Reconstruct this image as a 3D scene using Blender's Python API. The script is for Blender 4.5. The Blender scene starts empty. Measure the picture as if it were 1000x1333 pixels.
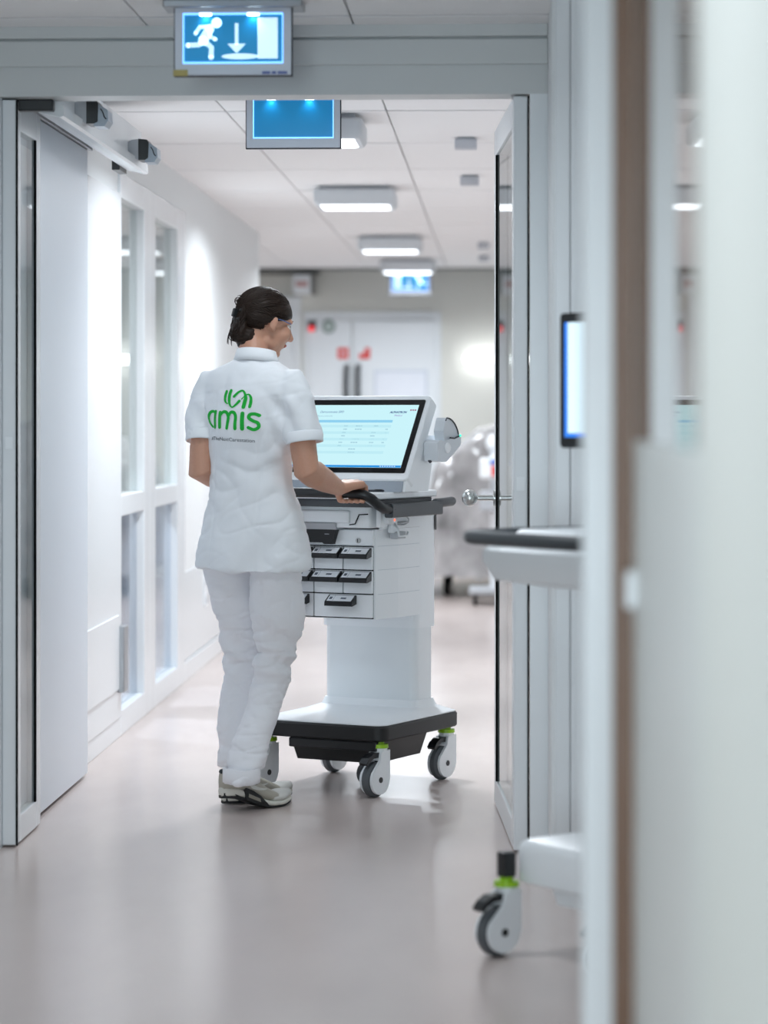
import bpy, bmesh, math, random
from mathutils import Vector, Matrix, noise, Euler
from mathutils.bvhtree import BVHTree
random.seed(7)
C = bpy.context.scene.collection
SC = bpy.context.scene
R_ = math.radians
# ------------------------------------------------------------------ camera, world, exposure
FPX = 3541.0                       # focal length in pixels of a 1000 x 1333 frame
CAMZ = 1.27
YAW = math.atan(155.0 / FPX)
cam = bpy.data.cameras.new('camera')
cam.sensor_fit = 'HORIZONTAL'
cam.sensor_width = 24.0
cam.lens = 24.0 * FPX / 1000.0
cam.shift_y = -126.5 / 1000.0
cam.clip_start = 0.05
cam.dof.use_dof = True
cam.dof.focus_distance = 8.95
cam.dof.aperture_fstop = 2.0
camo = bpy.data.objects.new('camera', cam)
camo.location = (0, 0, CAMZ)
camo.rotation_euler = (R_(90), 0, YAW)
C.objects.link(camo)
SC.camera = camo
w = bpy.data.worlds.new('world'); SC.world = w; w.use_nodes = True
w.node_tree.nodes['Background'].inputs[0].default_value = (0.75, 0.87, 1.0, 1)
w.node_tree.nodes['Background'].inputs[1].default_value = 0.7
SC.view_settings.view_transform = 'Standard'
SC.view_settings.look = 'None'
SC.view_settings.gamma = 1.0
SC.view_settings.use_curve_mapping = False
SC.view_settings.exposure = 0.0
SC.cycles.diffuse_bounces = 6
SC.cycles.glossy_bounces = 5
SC.cycles.max_bounces = 14
SC.cycles.transparent_max_bounces = 16
SC.cycles.caustics_reflective = False
SC.cycles.caustics_refractive = False
SC.cycles.sample_clamp_indirect = 6.0
LAMP = 86.0         # emission of the corridor ceiling lights
LAMP_NEAR_ADDED = 70.0     # unseen dimmed ones added in the near corridor
ASSUMED_DAY = 220.0          # cool fill light behind the viewer, assumed to come from an unseen added window
dl = bpy.data.lights.new('assumed_daylight', 'AREA'); dl.shape = 'RECTANGLE'; dl.size = 1.7; dl.size_y = 2.0  # added area light standing in for the assumed daylight
dl.energy = ASSUMED_DAY; dl.color = (0.78, 0.89, 1.0)
dlo = bpy.data.objects.new('assumed_daylight', dl); dlo.location = (-0.78, -4.35, 1.25); dlo.rotation_euler = (R_(90), 0, 0)
C.objects.link(dlo)
LAMP_COL = (0.88, 0.945, 1.0)

# ------------------------------------------------------------------ helpers
def V(*a): return Vector(a)
def hexc(h):
    h = h.lstrip('#'); o = []
    for i in (0, 2, 4):
        c = int(h[i:i+2], 16) / 255.0
        o.append(c / 12.92 if c <= 0.04045 else ((c + 0.055) / 1.055) ** 2.4)
    return (o[0], o[1], o[2], 1)
MATS = {}
def mat(name, col, rough=0.5, metal=0.0, bump=0.0, scale=40.0, var=0.0, spec=0.5, emit=None, estr=0.0,
        stretch=(1, 1, 1), trans=0.0, sss=0.0, coat=0.0, alpha=1.0, sheen=0.0):
    if name in MATS: return MATS[name]
    m = bpy.data.materials.new(name); m.use_nodes = True
    nt = m.node_tree; b = nt.nodes['Principled BSDF']
    c = hexc(col) if isinstance(col, str) else col
    b.inputs['Base Color'].default_value = c
    b.inputs['Roughness'].default_value = rough
    b.inputs['Metallic'].default_value = metal
    b.inputs['Specular IOR Level'].default_value = spec
    b.inputs['Coat Weight'].default_value = coat
    b.inputs['Transmission Weight'].default_value = trans
    b.inputs['Alpha'].default_value = alpha
    b.inputs['Sheen Weight'].default_value = sheen
    if sss:
        b.inputs['Subsurface Weight'].default_value = sss
        b.inputs['Subsurface Radius'].default_value = (0.012, 0.004, 0.002)
    if emit:
        b.inputs['Emission Color'].default_value = hexc(emit) if isinstance(emit, str) else emit
        b.inputs['Emission Strength'].default_value = estr
    if bump or var:
        tc = nt.nodes.new('ShaderNodeTexCoord'); mp = nt.nodes.new('ShaderNodeMapping')
        mp.inputs['Scale'].default_value = stretch
        nz = nt.nodes.new('ShaderNodeTexNoise'); nz.inputs['Scale'].default_value = scale
        nz.inputs['Detail'].default_value = 4
        nt.links.new(tc.outputs['Object'], mp.inputs[0]); nt.links.new(mp.outputs[0], nz.inputs['Vector'])
        if bump:
            bp = nt.nodes.new('ShaderNodeBump'); bp.inputs['Strength'].default_value = bump
            bp.inputs['Distance'].default_value = 0.01
            nt.links.new(nz.outputs['Fac'], bp.inputs['Height']); nt.links.new(bp.outputs[0], b.inputs['Normal'])
        if var:
            mx = nt.nodes.new('ShaderNodeMix'); mx.data_type = 'RGBA'
            mx.inputs['A'].default_value = (c[0]*(1-var), c[1]*(1-var), c[2]*(1-var), 1)
            mx.inputs['B'].default_value = (min(1, c[0]*(1+var)), min(1, c[1]*(1+var)), min(1, c[2]*(1+var)), 1)
            nt.links.new(nz.outputs['Fac'], mx.inputs['Factor'])
            nt.links.new(mx.outputs['Result'], b.inputs['Base Color'])
    MATS[name] = m
    return m
def emat(name, col, strength):
    if name in MATS: return MATS[name]
    m = bpy.data.materials.new(name); m.use_nodes = True
    nt = m.node_tree; nt.nodes.clear()
    e = nt.nodes.new('ShaderNodeEmission'); o = nt.nodes.new('ShaderNodeOutputMaterial')
    e.inputs[0].default_value = hexc(col) if isinstance(col, str) else (*col[:3], 1)
    e.inputs[1].default_value = strength
    nt.links.new(e.outputs[0], o.inputs[0]); MATS[name] = m
    return m
def glassmat(name, tint=(0.93, 0.96, 0.95), ior=1.5, rough=0.0):
    if name in MATS: return MATS[name]
    m = bpy.data.materials.new(name); m.use_nodes = True
    nt = m.node_tree; nt.nodes.clear()
    t = nt.nodes.new('ShaderNodeBsdfTransparent'); t.inputs[0].default_value = (*tint, 1)
    g = nt.nodes.new('ShaderNodeBsdfGlossy'); g.inputs['Roughness'].default_value = rough
    f = nt.nodes.new('ShaderNodeFresnel'); f.inputs[0].default_value = ior
    ge = nt.nodes.new('ShaderNodeNewGeometry'); mr = nt.nodes.new('ShaderNodeMapRange')
    mr.inputs['To Min'].default_value = ior; mr.inputs['To Max'].default_value = 1.0/ior
    nt.links.new(ge.outputs['Backfacing'], mr.inputs['Value']); nt.links.new(mr.outputs[0], f.inputs[0])
    x = nt.nodes.new('ShaderNodeMixShader'); o = nt.nodes.new('ShaderNodeOutputMaterial')
    nt.links.new(f.outputs[0], x.inputs[0]); nt.links.new(t.outputs[0], x.inputs[1])
    nt.links.new(g.outputs[0], x.inputs[2]); nt.links.new(x.outputs[0], o.inputs[0]); MATS[name] = m
    return m

class MB:
    """collects shapes; build() links them as ONE mesh object"""
    def __init__(s): s.bm = bmesh.new(); s.mi = 0
    def _mark(s, faces):
        for f in faces: f.material_index = s.mi
    def box(s, c, size, rot=None, bevel=0.0, seg=2):
        r = bmesh.ops.create_cube(s.bm, size=1.0)
        vs = r['verts']
        bmesh.ops.scale(s.bm, vec=Vector(size), verts=vs)
        fs = list({f for v in vs for f in v.link_faces})
        s._mark(fs)
        if bevel > 0:
            es = list({e for v in vs for e in v.link_edges})
            rb = bmesh.ops.bevel(s.bm, geom=es, offset=bevel, segments=seg, affect='EDGES', profile=0.5)
            vs = list({v for f in rb['faces'] for v in f.verts} | {v for v in vs if v.is_valid})
            s._mark({f for v in vs for f in v.link_faces})
        if rot is not None:
            bmesh.ops.rotate(s.bm, cent=(0, 0, 0), matrix=rot if isinstance(rot, Matrix) else Euler(rot).to_matrix(), verts=vs)
        bmesh.ops.translate(s.bm, vec=Vector(c), verts=vs)
        return s
    def b2(s, lo, hi, bevel=0.0, seg=2):
        lo = Vector(lo); hi = Vector(hi)
        return s.box((lo+hi)/2, hi-lo, None, bevel, seg)
    def rings(s, rs, cap=True, closed=False):
        vs = [[s.bm.verts.new(p) for p in r] for r in rs]
        n = len(vs[0]); fs = []
        K = len(vs)
        for i in range(K if closed else K-1):
            a = vs[i]; b = vs[(i+1) % K]
            for j in range(n):
                k = (j+1) % n
                fs.append(s.bm.faces.new((a[j], a[k], b[k], b[j])))
        if cap and not closed:
            fs.append(s.bm.faces.new(list(reversed(vs[0])))); fs.append(s.bm.faces.new(vs[-1]))
        s._mark(fs)
        return s
    def tube(s, pts, rad, n=10, cap=True, flat=None):
        pts = [Vector(p) for p in pts]
        if not isinstance(rad, (list, tuple)): rad = [rad]*len(pts)
        rs = []; up = None
        for i, p in enumerate(pts):
            if i == 0: t = pts[1]-pts[0]
            elif i == len(pts)-1: t = pts[-1]-pts[-2]
            else: t = (pts[i+1]-pts[i]).normalized() + (pts[i]-pts[i-1]).normalized()
            t.normalize()
            if up is None:
                up = Vector((0, 0, 1)) if abs(t.z) < 0.9 else Vector((0, 1, 0))
            a = t.cross(up).normalized(); b = a.cross(t).normalized(); up = b
            fx, fy = flat if flat else (1, 1)
            rs.append([p + (a*math.cos(2*math.pi*j/n)*fx + b*math.sin(2*math.pi*j/n)*fy)*rad[i] for j in range(n)])
        return s.rings(rs, cap)
    def cap_tube(s, pts, rad, n=12):
        """tapered capsule chain with round ends"""
        pts = [Vector(p) for p in pts]
        if not isinstance(rad, (list, tuple)): rad = [rad]*len(pts)
        a = pts[0]; t0 = (pts[0]-pts[1]).normalized(); t1 = (pts[-1]-pts[-2]).normalized()
        P = []; Q = []
        for k in (80, 55, 28):
            P.append(a + t0*rad[0]*math.sin(R_(k))); Q.append(rad[0]*math.cos(R_(k)))
        P += pts; Q += list(rad)
        for k in (28, 55, 80):
            P.append(pts[-1] + t1*rad[-1]*math.sin(R_(k))); Q.append(rad[-1]*math.cos(R_(k)))
        return s.tube(P, Q, n)
    def cyl(s, p, q, r, n=20, r2=None):
        return s.tube([p, q], [r, r if r2 is None else r2], n)
    def ell(s, c, rad, rot=None, n=16, m=12):
        c = Vector(c); M = rot if rot is not None else Matrix.Identity(3)
        rs = []
        for i in range(1, m):
            th = math.pi*i/m
            rs.append([c + M @ Vector((rad[0]*math.sin(th)*math.cos(2*math.pi*j/n), rad[1]*math.sin(th)*math.sin(2*math.pi*j/n), -rad[2]*math.cos(th))) for j in range(n)])
        return s.rings(rs, True)
    def lathe(s, prof, origin=(0, 0, 0), axis=(0, 0, 1), n=24):
        ax = Vector(axis).normalized(); o = Vector(origin)
        h = Vector((1, 0, 0)) if abs(ax.x) < 0.9 else Vector((0, 1, 0))
        a = ax.cross(h).normalized(); b = ax.cross(a)
        rs = [[o + ax*z + (a*math.cos(2*math.pi*j/n) + b*math.sin(2*math.pi*j/n))*max(r, 1e-4) for j in range(n)] for r, z in prof]
        return s.rings(rs, True)
    def prism(s, poly, f0, f1):
        """poly of 2D points; f0/f1 map a 2D point to 3D for the two ends"""
        a = [s.bm.verts.new(f0(*p)) for p in poly]; b = [s.bm.verts.new(f1(*p)) for p in poly]
        n = len(poly); fs = [s.bm.faces.new(list(reversed(a))), s.bm.faces.new(b)]
        for j in range(n):
            k = (j+1) % n
            fs.append(s.bm.faces.new((a[j], a[k], b[k], b[j])))
        s._mark(fs)
        return s
    def quad(s, a, b, c, d):
        f = s.bm.faces.new([s.bm.verts.new(Vector(p)) for p in (a, b, c, d)]); s._mark([f]); return s
    def build(s, name, m, parent=None, smooth=False, angle=None, kind=None, label=None):
        bmesh.ops.recalc_face_normals(s.bm, faces=s.bm.faces[:])
        me = bpy.data.meshes.new(name); s.bm.to_mesh(me); s.bm.free()
        return link(name, me, m, parent, smooth, angle, kind, label)
def link(name, me, m, parent=None, smooth=False, angle=None, kind=None, label=None):
    for k in (m if isinstance(m, (list, tuple)) else [m]): me.materials.append(k)
    if smooth:
        me.polygons.foreach_set('use_smooth', [True]*len(me.polygons))
        if angle is not None: me.set_sharp_from_angle(angle=R_(angle))
    o = bpy.data.objects.new(name, me); C.objects.link(o)
    if parent: o.parent = parent
    if kind: o['kind'] = kind
    if label: o['label'] = label
    return o
def tag(o, label, cat, group=None):
    o['label'] = label; o['category'] = cat
    if group: o['group'] = group
    return o
def thing(name, label, cat, loc=(0, 0, 0), rz=0.0, group=None):
    o = bpy.data.objects.new(name, None); C.objects.link(o)
    o.empty_display_size = 0.1
    o.location = loc; o.rotation_euler = (0, 0, rz)
    return tag(o, label, cat, group)
def struct(name, mb, m, label=None, **k):
    return mb.build(name, m, None, kind='structure', label=label, **k)
def structe(name, loc=(0, 0, 0), rz=0.0, label=None):
    o = bpy.data.objects.new(name, None); C.objects.link(o); o.location = loc; o.rotation_euler = (0, 0, rz)
    o['kind'] = 'structure'
    if label: o['label'] = label
    return o
def copy_tree(o, parent=None):
    c = o.copy(); C.objects.link(c)
    if parent: c.parent = parent
    for ch in list(o.children): copy_tree(ch, c)
    return c
def rrect(hx, hy, r, seg=5):
    """rounded rectangle outline"""
    o = []
    for cx, cy, a0 in ((hx-r, hy-r, 0), (-hx+r, hy-r, 90), (-hx+r, -hy+r, 180), (hx-r, -hy+r, 270)):
        for k in range(seg+1):
            a = R_(a0 + 90*k/seg); o.append((cx + r*math.cos(a), cy + r*math.sin(a)))
    return o
def text_mesh(txt, size, bold=0.0, shear=0.0, align='LEFT', extrude=0.0):
    cu = bpy.data.curves.new('text', 'FONT'); cu.body = txt; cu.size = size; cu.offset = bold; cu.shear = shear
    cu.align_x = align; cu.extrude = extrude; cu.resolution_u = 3
    ob = bpy.data.objects.new('text', cu); C.objects.link(ob)
    dg = bpy.context.evaluated_depsgraph_get()
    me = bpy.data.meshes.new_from_object(ob.evaluated_get(dg))
    bpy.data.objects.remove(ob); bpy.data.curves.remove(cu)
    me.materials.clear()
    return me
def remesh(mb, voxel, smooth=4, factor=0.5):
    """the union of all shells in mb as one skin"""
    bmesh.ops.recalc_face_normals(mb.bm, faces=mb.bm.faces[:])
    me = bpy.data.meshes.new('t'); mb.bm.to_mesh(me); mb.bm.free()
    ob = bpy.data.objects.new('t', me); C.objects.link(ob)
    md = ob.modifiers.new('r', 'REMESH'); md.mode = 'VOXEL'; md.voxel_size = voxel
    ms = ob.modifiers.new('s', 'SMOOTH'); ms.iterations = smooth; ms.factor = factor
    dg = bpy.context.evaluated_depsgraph_get()
    out = bpy.data.meshes.new_from_object(ob.evaluated_get(dg))
    bpy.data.objects.remove(ob); bpy.data.meshes.remove(me)
    return out
def displace(me, fn):
    me.update()
    co = [v.co.copy() for v in me.vertices]; no = [v.normal.copy() for v in me.vertices]
    for v, c, n in zip(me.vertices, co, no): v.co = c + n*fn(c, n)
    me.update()
def sstep(a, b, x):
    t = max(0.0, min(1.0, (x-a)/(b-a))); return t*t*(3-2*t)
def cross(px, d):
    """X of a sight line at depth d, for reading the survey off the photograph"""
    k = (px-500.0)/FPX
    return d*(k*math.cos(YAW)-math.sin(YAW))/(math.cos(YAW)+k*math.sin(YAW))

# ------------------------------------------------------------------ materials
M = {}
M['wall'] = mat('white_wall_paint', '#e2e5e6', 0.55, bump=0.05, scale=160, var=0.01)
M['wall_end'] = mat('warm_white_wall_paint', '#dfdfd8', 0.55, bump=0.05, scale=160, var=0.01)
M['frame'] = mat('white_lacquered_frame', '#e6eaed', 0.25, bump=0.02, scale=30)
M['header'] = mat('grey_white_lacquer', '#c9cccc', 0.35, bump=0.03, scale=60)
M['tile'] = mat('ceiling_tile_white', '#f1f0f0', 0.8, bump=0.08, scale=220, var=0.015)
M['grid'] = mat('ceiling_joint', '#6f7071', 0.8, var=0.02)
M['gasket'] = mat('black_rubber', '#08090a', 0.85, bump=0.05, spec=0.1)
M['black'] = mat('black_plastic', '#15171a', 0.35, bump=0.04, scale=200)
M['blackmatte'] = mat('black_textured_plastic', '#101113', 0.5, bump=0.08, scale=300)
M['grey'] = mat('dark_grey_plastic', '#43474b', 0.45, bump=0.05, scale=200)
M['silver'] = mat('silver_plastic', '#9aa3ad', 0.35, metal=0.3, bump=0.02)
M['steel'] = mat('brushed_steel', '#cfd1d0', 0.28, metal=1.0, bump=0.03, scale=60)
M['alu'] = mat('satin_aluminium', '#a6a9ad', 0.4, metal=0.7, bump=0.02, scale=60)
M['white'] = mat('white_plastic', '#edf1f4', 0.3, bump=0.02, scale=90)
M['whitesatin'] = mat('white_satin_metal', '#e7ecef', 0.38, bump=0.02, scale=90)
M['green'] = mat('lime_green_plastic', '#96c811', 0.4, bump=0.02)
M['signgrey'] = mat('sign_frame_grey', '#d3d9e4', 0.4, bump=0.02)
M['lgrey'] = mat('light_grey_plastic', '#b4b8bd', 0.45, bump=0.02)
M['tyre'] = mat('grey_rubber_tyre', '#55595d', 0.6, bump=0.1, scale=150)
M['wood'] = mat('brown_wood', '#6b4c35', 0.4, bump=0.1, scale=14, var=0.2, stretch=(8, 8, 0.6))
M['glass'] = glassmat('window_glass')
M['bluefrost'] = glassmat('bluish_lower_glass', (0.90, 0.945, 1.0), 1.5, 0.04)
M['skin'] = mat('skin', '#c99880', 0.5, bump=0.03, scale=120, var=0.05, sss=0.15)
M['hair'] = mat('dark_brown_hair', '#24170f', 0.55, spec=0.3, bump=0.15, scale=60, var=0.45, stretch=(1, 1, 4))
M['cloth'] = mat('white_cotton_tunic', '#f3f6fa', 0.85, bump=0.10, scale=500, var=0.01, spec=0.2, sheen=0.1)
M['trouser'] = mat('white_cotton_trousers', '#f0f0f4', 0.85, bump=0.12, scale=400, var=0.015, spec=0.2, sheen=0.1)
M['logo'] = mat('printed_green', '#08b638', 0.7, var=0.02)
M['print'] = mat('printed_grey', '#4a525c', 0.7, var=0.02)
M['card'] = mat('label_card', '#f0f4f9', 0.35, var=0.04, scale=30)
M['ink'] = mat('dark_ink', '#2b3038', 0.6, var=0.05)
M['red'] = mat('red_sign', '#e0332e', 0.5, var=0.03)

def floor_mat():
    m = bpy.data.materials.new('pinkish_grey_vinyl'); m.use_nodes = True
    nt = m.node_tree; b = nt.nodes['Principled BSDF']
    tc = nt.nodes.new('ShaderNodeTexCoord')
    n1 = nt.nodes.new('ShaderNodeTexNoise'); n1.inputs['Scale'].default_value = 2.2; n1.inputs['Detail'].default_value = 5
    n2 = nt.nodes.new('ShaderNodeTexNoise'); n2.inputs['Scale'].default_value = 140
    mp = nt.nodes.new('ShaderNodeMapping'); mp.inputs['Scale'].default_value = (1.0, 0.35, 1)
    nt.links.new(tc.outputs['Object'], mp.inputs[0])
    for n in (n1, n2): nt.links.new(mp.outputs[0], n.inputs['Vector'])
    mx = nt.nodes.new('ShaderNodeMix'); mx.data_type = 'RGBA'
    mx.inputs['A'].default_value = hexc('#c6b8b3'); mx.inputs['B'].default_value = hexc('#d8cac5')
    nt.links.new(n1.outputs['Fac'], mx.inputs['Factor']); nt.links.new(mx.outputs['Result'], b.inputs['Base Color'])
    rr = nt.nodes.new('ShaderNodeMapRange'); rr.inputs['To Min'].default_value = 0.16; rr.inputs['To Max'].default_value = 0.30
    nt.links.new(n1.outputs['Fac'], rr.inputs['Value']); nt.links.new(rr.outputs[0], b.inputs['Roughness'])
    bp = nt.nodes.new('ShaderNodeBump'); bp.inputs['Strength'].default_value = 0.04; bp.inputs['Distance'].default_value = 0.004
    nt.links.new(n2.outputs['Fac'], bp.inputs['Height']); nt.links.new(bp.outputs[0], b.inputs['Normal'])
    return m

# ------------------------------------------------------------------ structure
CEIL = 2.40
XL = -1.52           # far corridor's left wall
YEND = 21.4
YP = 7.92            # the partition with the double door
struct('floor', MB().b2((-4.2, -4.0, -0.1), (2.6, YEND+0.2, 0.0)), floor_mat(), 'pinkish grey glossy vinyl corridor floor')
ceil = struct('ceiling', MB().b2((-4.2, -4.0, CEIL+0.022), (2.6, YEND+0.2, CEIL+0.1)), M['grid'], 'white suspended tile ceiling')
tile_me = None
for i in range(-4, 4):
    for j in range(-8, 10):
        x0 = -0.433 + 0.6*i; y0 = 10.10 + 1.2*j
        if y0 < 5.2 or y0 + 1.2 > YEND + 0.3: continue
        if tile_me is None:
            t = MB().box((0, 0, 0), (0.594, 1.172, 0.020), None, 0.0015, 1).build('ceiling_tile', M['tile'], ceil)
            tile_me = t.data
        else:
            t = bpy.data.objects.new('ceiling_tile', tile_me); C.objects.link(t); t.parent = ceil
        t.location = (x0+0.3, y0+0.6, CEIL+0.010+random.uniform(-0.0006, 0.0006))

# left wall of the far corridor, with the opening of the glazed screen cut out
struct('wall_left', MB().b2((XL-0.14, 7.9, 0.0), (XL, 10.68, CEIL+0.012)).b2((XL-0.14, 10.68, 2.23), (XL, 12.86, CEIL+0.012))
       .b2((XL-0.14, 12.86, 0.0), (XL, 16.9, CEIL+0.012)), M['wall'], 'white left wall of the far corridor')
wr = struct('baseboard_left', MB().b2((XL, 9.5, 0.0), (XL+0.012, 10.68, 0.08), 0.003).b2((XL, 12.86, 0.0), (XL+0.012, 16.9, 0.09), 0.003), M['frame'], 'white baseboard under the left wall')
struct('trim_1', MB().b2((XL, 12.9, 0.10), (XL+0.006, 16.9, 0.52), 0.003, 1), M['frame'], 'white wall protection panel low on the left wall')
struct('wall_alcove', MB().b2((-3.0, 16.9, 0), (-1.66, 17.0, CEIL+0.012)).b2((-3.05, 16.9, 0), (-2.95, YEND, CEIL+0.012)), M['wall'], 'white side wall of the recess past the left wall')
struct('wall_end', MB().b2((-3.05, YEND, 0.0), (2.0, YEND+0.15, CEIL+0.012)), M['wall_end'], 'warm white end wall of the corridor')
struct('wall_right', MB().b2((1.25, 8.0, 0.0), (1.4, YEND, CEIL+0.012)), M['wall'], 'white right wall behind the open glazed door')
# room behind the glazed screen
struct('wall_outer', MB().b2((-4.1, 7.9, 0), (-4.0, 15.0, CEIL+0.012)).b2((-4.1, 7.8, 0), (XL-0.14, 7.9, CEIL+0.012)).b2((-4.1, 15.0, 0), (XL-0.14, 15.1, CEIL+0.012)), M['wall'], 'walls of the room behind the glazed screen')

# partition: header and posts around the double door opening
hd = MB()
hd.b2((-1.75, YP-0.03, 2.20), (0.16, YP+0.10, CEIL+0.012))
hd.b2((-1.75, YP-0.055, 2.365), (0.13, YP-0.03, CEIL+0.006), 0.004)
hd.b2((-1.75, YP-0.042, 2.285), (0.13, YP-0.03, 2.360), 0.003)
struct('trim_2', hd, M['header'], 'grey white header over the double door opening')
struct('trim_3', MB().b2((0.078, YP-0.03, 0), (0.17, YP+0.10, 2.2)).b2((-1.75, YP-0.03, 0), (-1.470, YP+0.10, 2.2)), M['frame'], 'white door posts of the double door opening')
struct('wall_partition', MB().b2((0.16, YP, 0), (1.3, YP+0.12, CEIL+0.012)).b2((-2.0, YP, 0), (-1.75, YP+0.1, CEIL+0.012)), M['wall'])
# pillar in front of the partition, right
pl = structe('wall_pillar', label='white clad pillar right of the glazed door')
MB().b2((0.130, 7.28, 0), (0.9, YP-0.04, CEIL)).build('pillar_core', M['wall'], pl)
MB().b2((0.140, 7.262, 0.0), (0.178, 7.279, CEIL), 0.002).build('cladding_panel', M['frame'], pl)
MB().b2((0.180, 7.262, 0.0), (0.60, 7.279, CEIL), 0.002).build('cladding_panel', M['frame'], pl)
# near right: post, wooden jamb and the near door leaf
struct('wall_near', MB().b2((0.90, 3.9, 0), (1.0, 7.4, CEIL+0.012)).b2((0.21, 3.90, 0), (1.0, 4.02, CEIL+0.012)), M['wall'], 'white alcove wall behind the second cart')
struct('trim_4', MB().b2((cross(759, 3.9), 3.9, 0), (0.215, 4.0, CEIL), 0.004), M['frame'], 'white post at the near edge of the alcove')
struct('trim_5', MB().b2((cross(797, 3.9), 3.86, 0), (0.215, 3.899, CEIL), 0.002), M['wood'], 'brown wooden jamb of the near door')
lf = structe('door_1', (0.184, 3.86, 0), 0.014, label='near white door leaf with wooden glazing beads')
LW = 1.08
d1 = MB()
PB, PT = 1.235, 2.12      # vision pane
d1.b2((0.0, -LW, 0.0), (0.04, 0.0, PB)).b2((0.0, -LW, PT), (0.04, 0.0, 2.2))
d1.b2((0.0, -0.05, PB), (0.04, 0.0, PT)).b2((0.0, -LW, PB), (0.04, -LW+0.03, PT))
d1.build('leaf', mat('white_door_lacquer', '#dfe3e0', 0.35, bump=0.02), lf)
bd = MB()
bd.b2((-0.001, -0.10, PB), (0.04, -0.05, PT)).b2((-0.001, -LW+0.03, PB), (0.04, -LW+0.06, PT))
bd.build('glazing_bead', M['wood'], lf)
MB().b2((-0.0012, -LW+0.06, PB), (0.034, -0.10, PT)).build('vision_pane', mat('brownish_glass', '#6f5f52', 0.02, spec=0.6), lf)
MB().cyl((-0.012, 0.018, 1.0), (-0.012, 0.018, 1.05), 0.013).b2((-0.012, -0.05, 1.0), (0.0, 0.02, 1.05)).build('hinge', M['white'], lf)
struct('wall_camera', MB().b2((0.200, -4.0, 0), (0.3, 2.76, CEIL+0.012)), mat('white_near_wall', '#e2e6e1', 0.5, bump=0.03, scale=100), 'white wall beside the near door')
struct('wall_back', MB().b2((-1.9, -4.1, 0), (-1.63, -4.0, CEIL+0.012)).b2((0.07, -4.1, 0), (0.3, -4.0, CEIL+0.012)).b2((-1.63, -4.1, 0), (0.07, -4.0, 0.25)).b2((-1.63, -4.1, 2.25), (0.07, -4.0, CEIL+0.012)).b2((-1.9, -4.0, 0), (-1.75, YP, CEIL+0.012)), M['wall'], 'walls of the near corridor behind the camera')  # window opening cut for the assumed daylight

w3 = structe('window_assumed', label='unseen large window assumed at the near end of the corridor')  # unseen window, assumed from the cool light on surfaces facing the viewer
MB().b2((-1.63, -4.08, 0.25), (-1.58, -4.02, 2.25)).b2((0.02, -4.08, 0.25), (0.07, -4.02, 2.25)).b2((-0.805, -4.08, 0.25), (-0.755, -4.02, 2.25)).b2((-1.63, -4.08, 0.25), (0.07, -4.02, 0.30)).b2((-1.63, -4.08, 2.20), (0.07, -4.02, 2.25)).build('window_frame', M['frame'], w3)
for xa, xb in ((-1.58, -0.805), (-0.755, 0.02)): MB().b2((xa, -4.052, 0.30), (xb, -4.046, 2.20)).build('pane', M['glass'], w3)

# ------------------------------------------------------------------ glazed leaves of the double door
def glazed_leaf(name, label, hinge, far, knob=False):
    """a framed glass leaf from its hinge edge to its free edge"""
    h = Vector((hinge[0], hinge[1], 0)); f = Vector((far[0], far[1], 0))
    W = (f-h).length; ang = math.atan2((f-h).y, (f-h).x)
    o = structe(name, h, ang, label)              # local x runs from hinge to free edge
    T = 0.042; H = 2.195; S = 0.075
    fr = MB()
    fr.b2((0, -T/2, 0.006), (S, T/2, H), 0.004).b2((W-S, -T/2, 0.006), (W, T/2, H), 0.004)
    fr.b2((S, -T/2, 0.006), (W-S, T/2, 0.085), 0.003).b2((S, -T/2, H-0.085), (W-S, T/2, H), 0.003)
    fr.build('leaf_frame', M['frame'], o)
    g = MB()
    for sd in (-1, 1):
        g.b2((W-S-0.014, min(sd*T/2, sd*(T/2-0.006)), 0.085), (W-S, max(sd*T/2, sd*(T/2-0.006)), H-0.085))
    g.b2((-0.004, -T/2-0.004, 0.006), (0.006, -T/2+0.001, H))
    g.build('gasket', M['gasket'], o)
    MB().b2((S, -T/2+0.006, 0.085), (W-S, T/2-0.006, H-0.085)).build('pane', M['glass'], o)
    return o, W, T
rd, RW, RT = glazed_leaf('door_2', 'open glazed white door leaf on the right with a ball knob', (cross(678, 7.9), 7.9), (cross(652, 8.89), 8.89))
# local +y of this leaf points to -X (left)
kn = MB()
kx = RW-0.045; kz = 1.0
kn.cyl((kx, RT/2, kz), (kx, RT/2+0.006, kz), 0.026).cyl((kx, RT/2, kz), (kx, RT/2+0.06, kz), 0.009).ell((kx, RT/2+0.082, kz), (0.028, 0.026, 0.028))
kn.build('ball_knob', M['steel'], rd, True, 50)
lv = MB()
lv.cyl((kx, -RT/2, kz), (kx, -RT/2-0.006, kz), 0.026).cyl((kx, -RT/2, kz), (kx, -RT/2-0.05, kz), 0.009).cap_tube([(kx, -RT/2-0.05, kz), (kx-0.11, -RT/2-0.05, kz)], 0.009)
lv.build('lever_handle', M['steel'], rd, True, 50)
MB().b2((0.004, -0.012, 1.05), (-0.003, 0.012, 1.09)).build('lock_keep', M['white'], rd)
ld, LW2, LT = glazed_leaf('door_3', 'narrow glazed white door leaf at the left edge', (cross(12, 7.93), 7.93), (cross(44, 8.36), 8.36))
MB().b2((-0.004, -0.011, 1.17), (0.003, 0.011, 1.205)).build('lock_keep', M['white'], ld)

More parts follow.
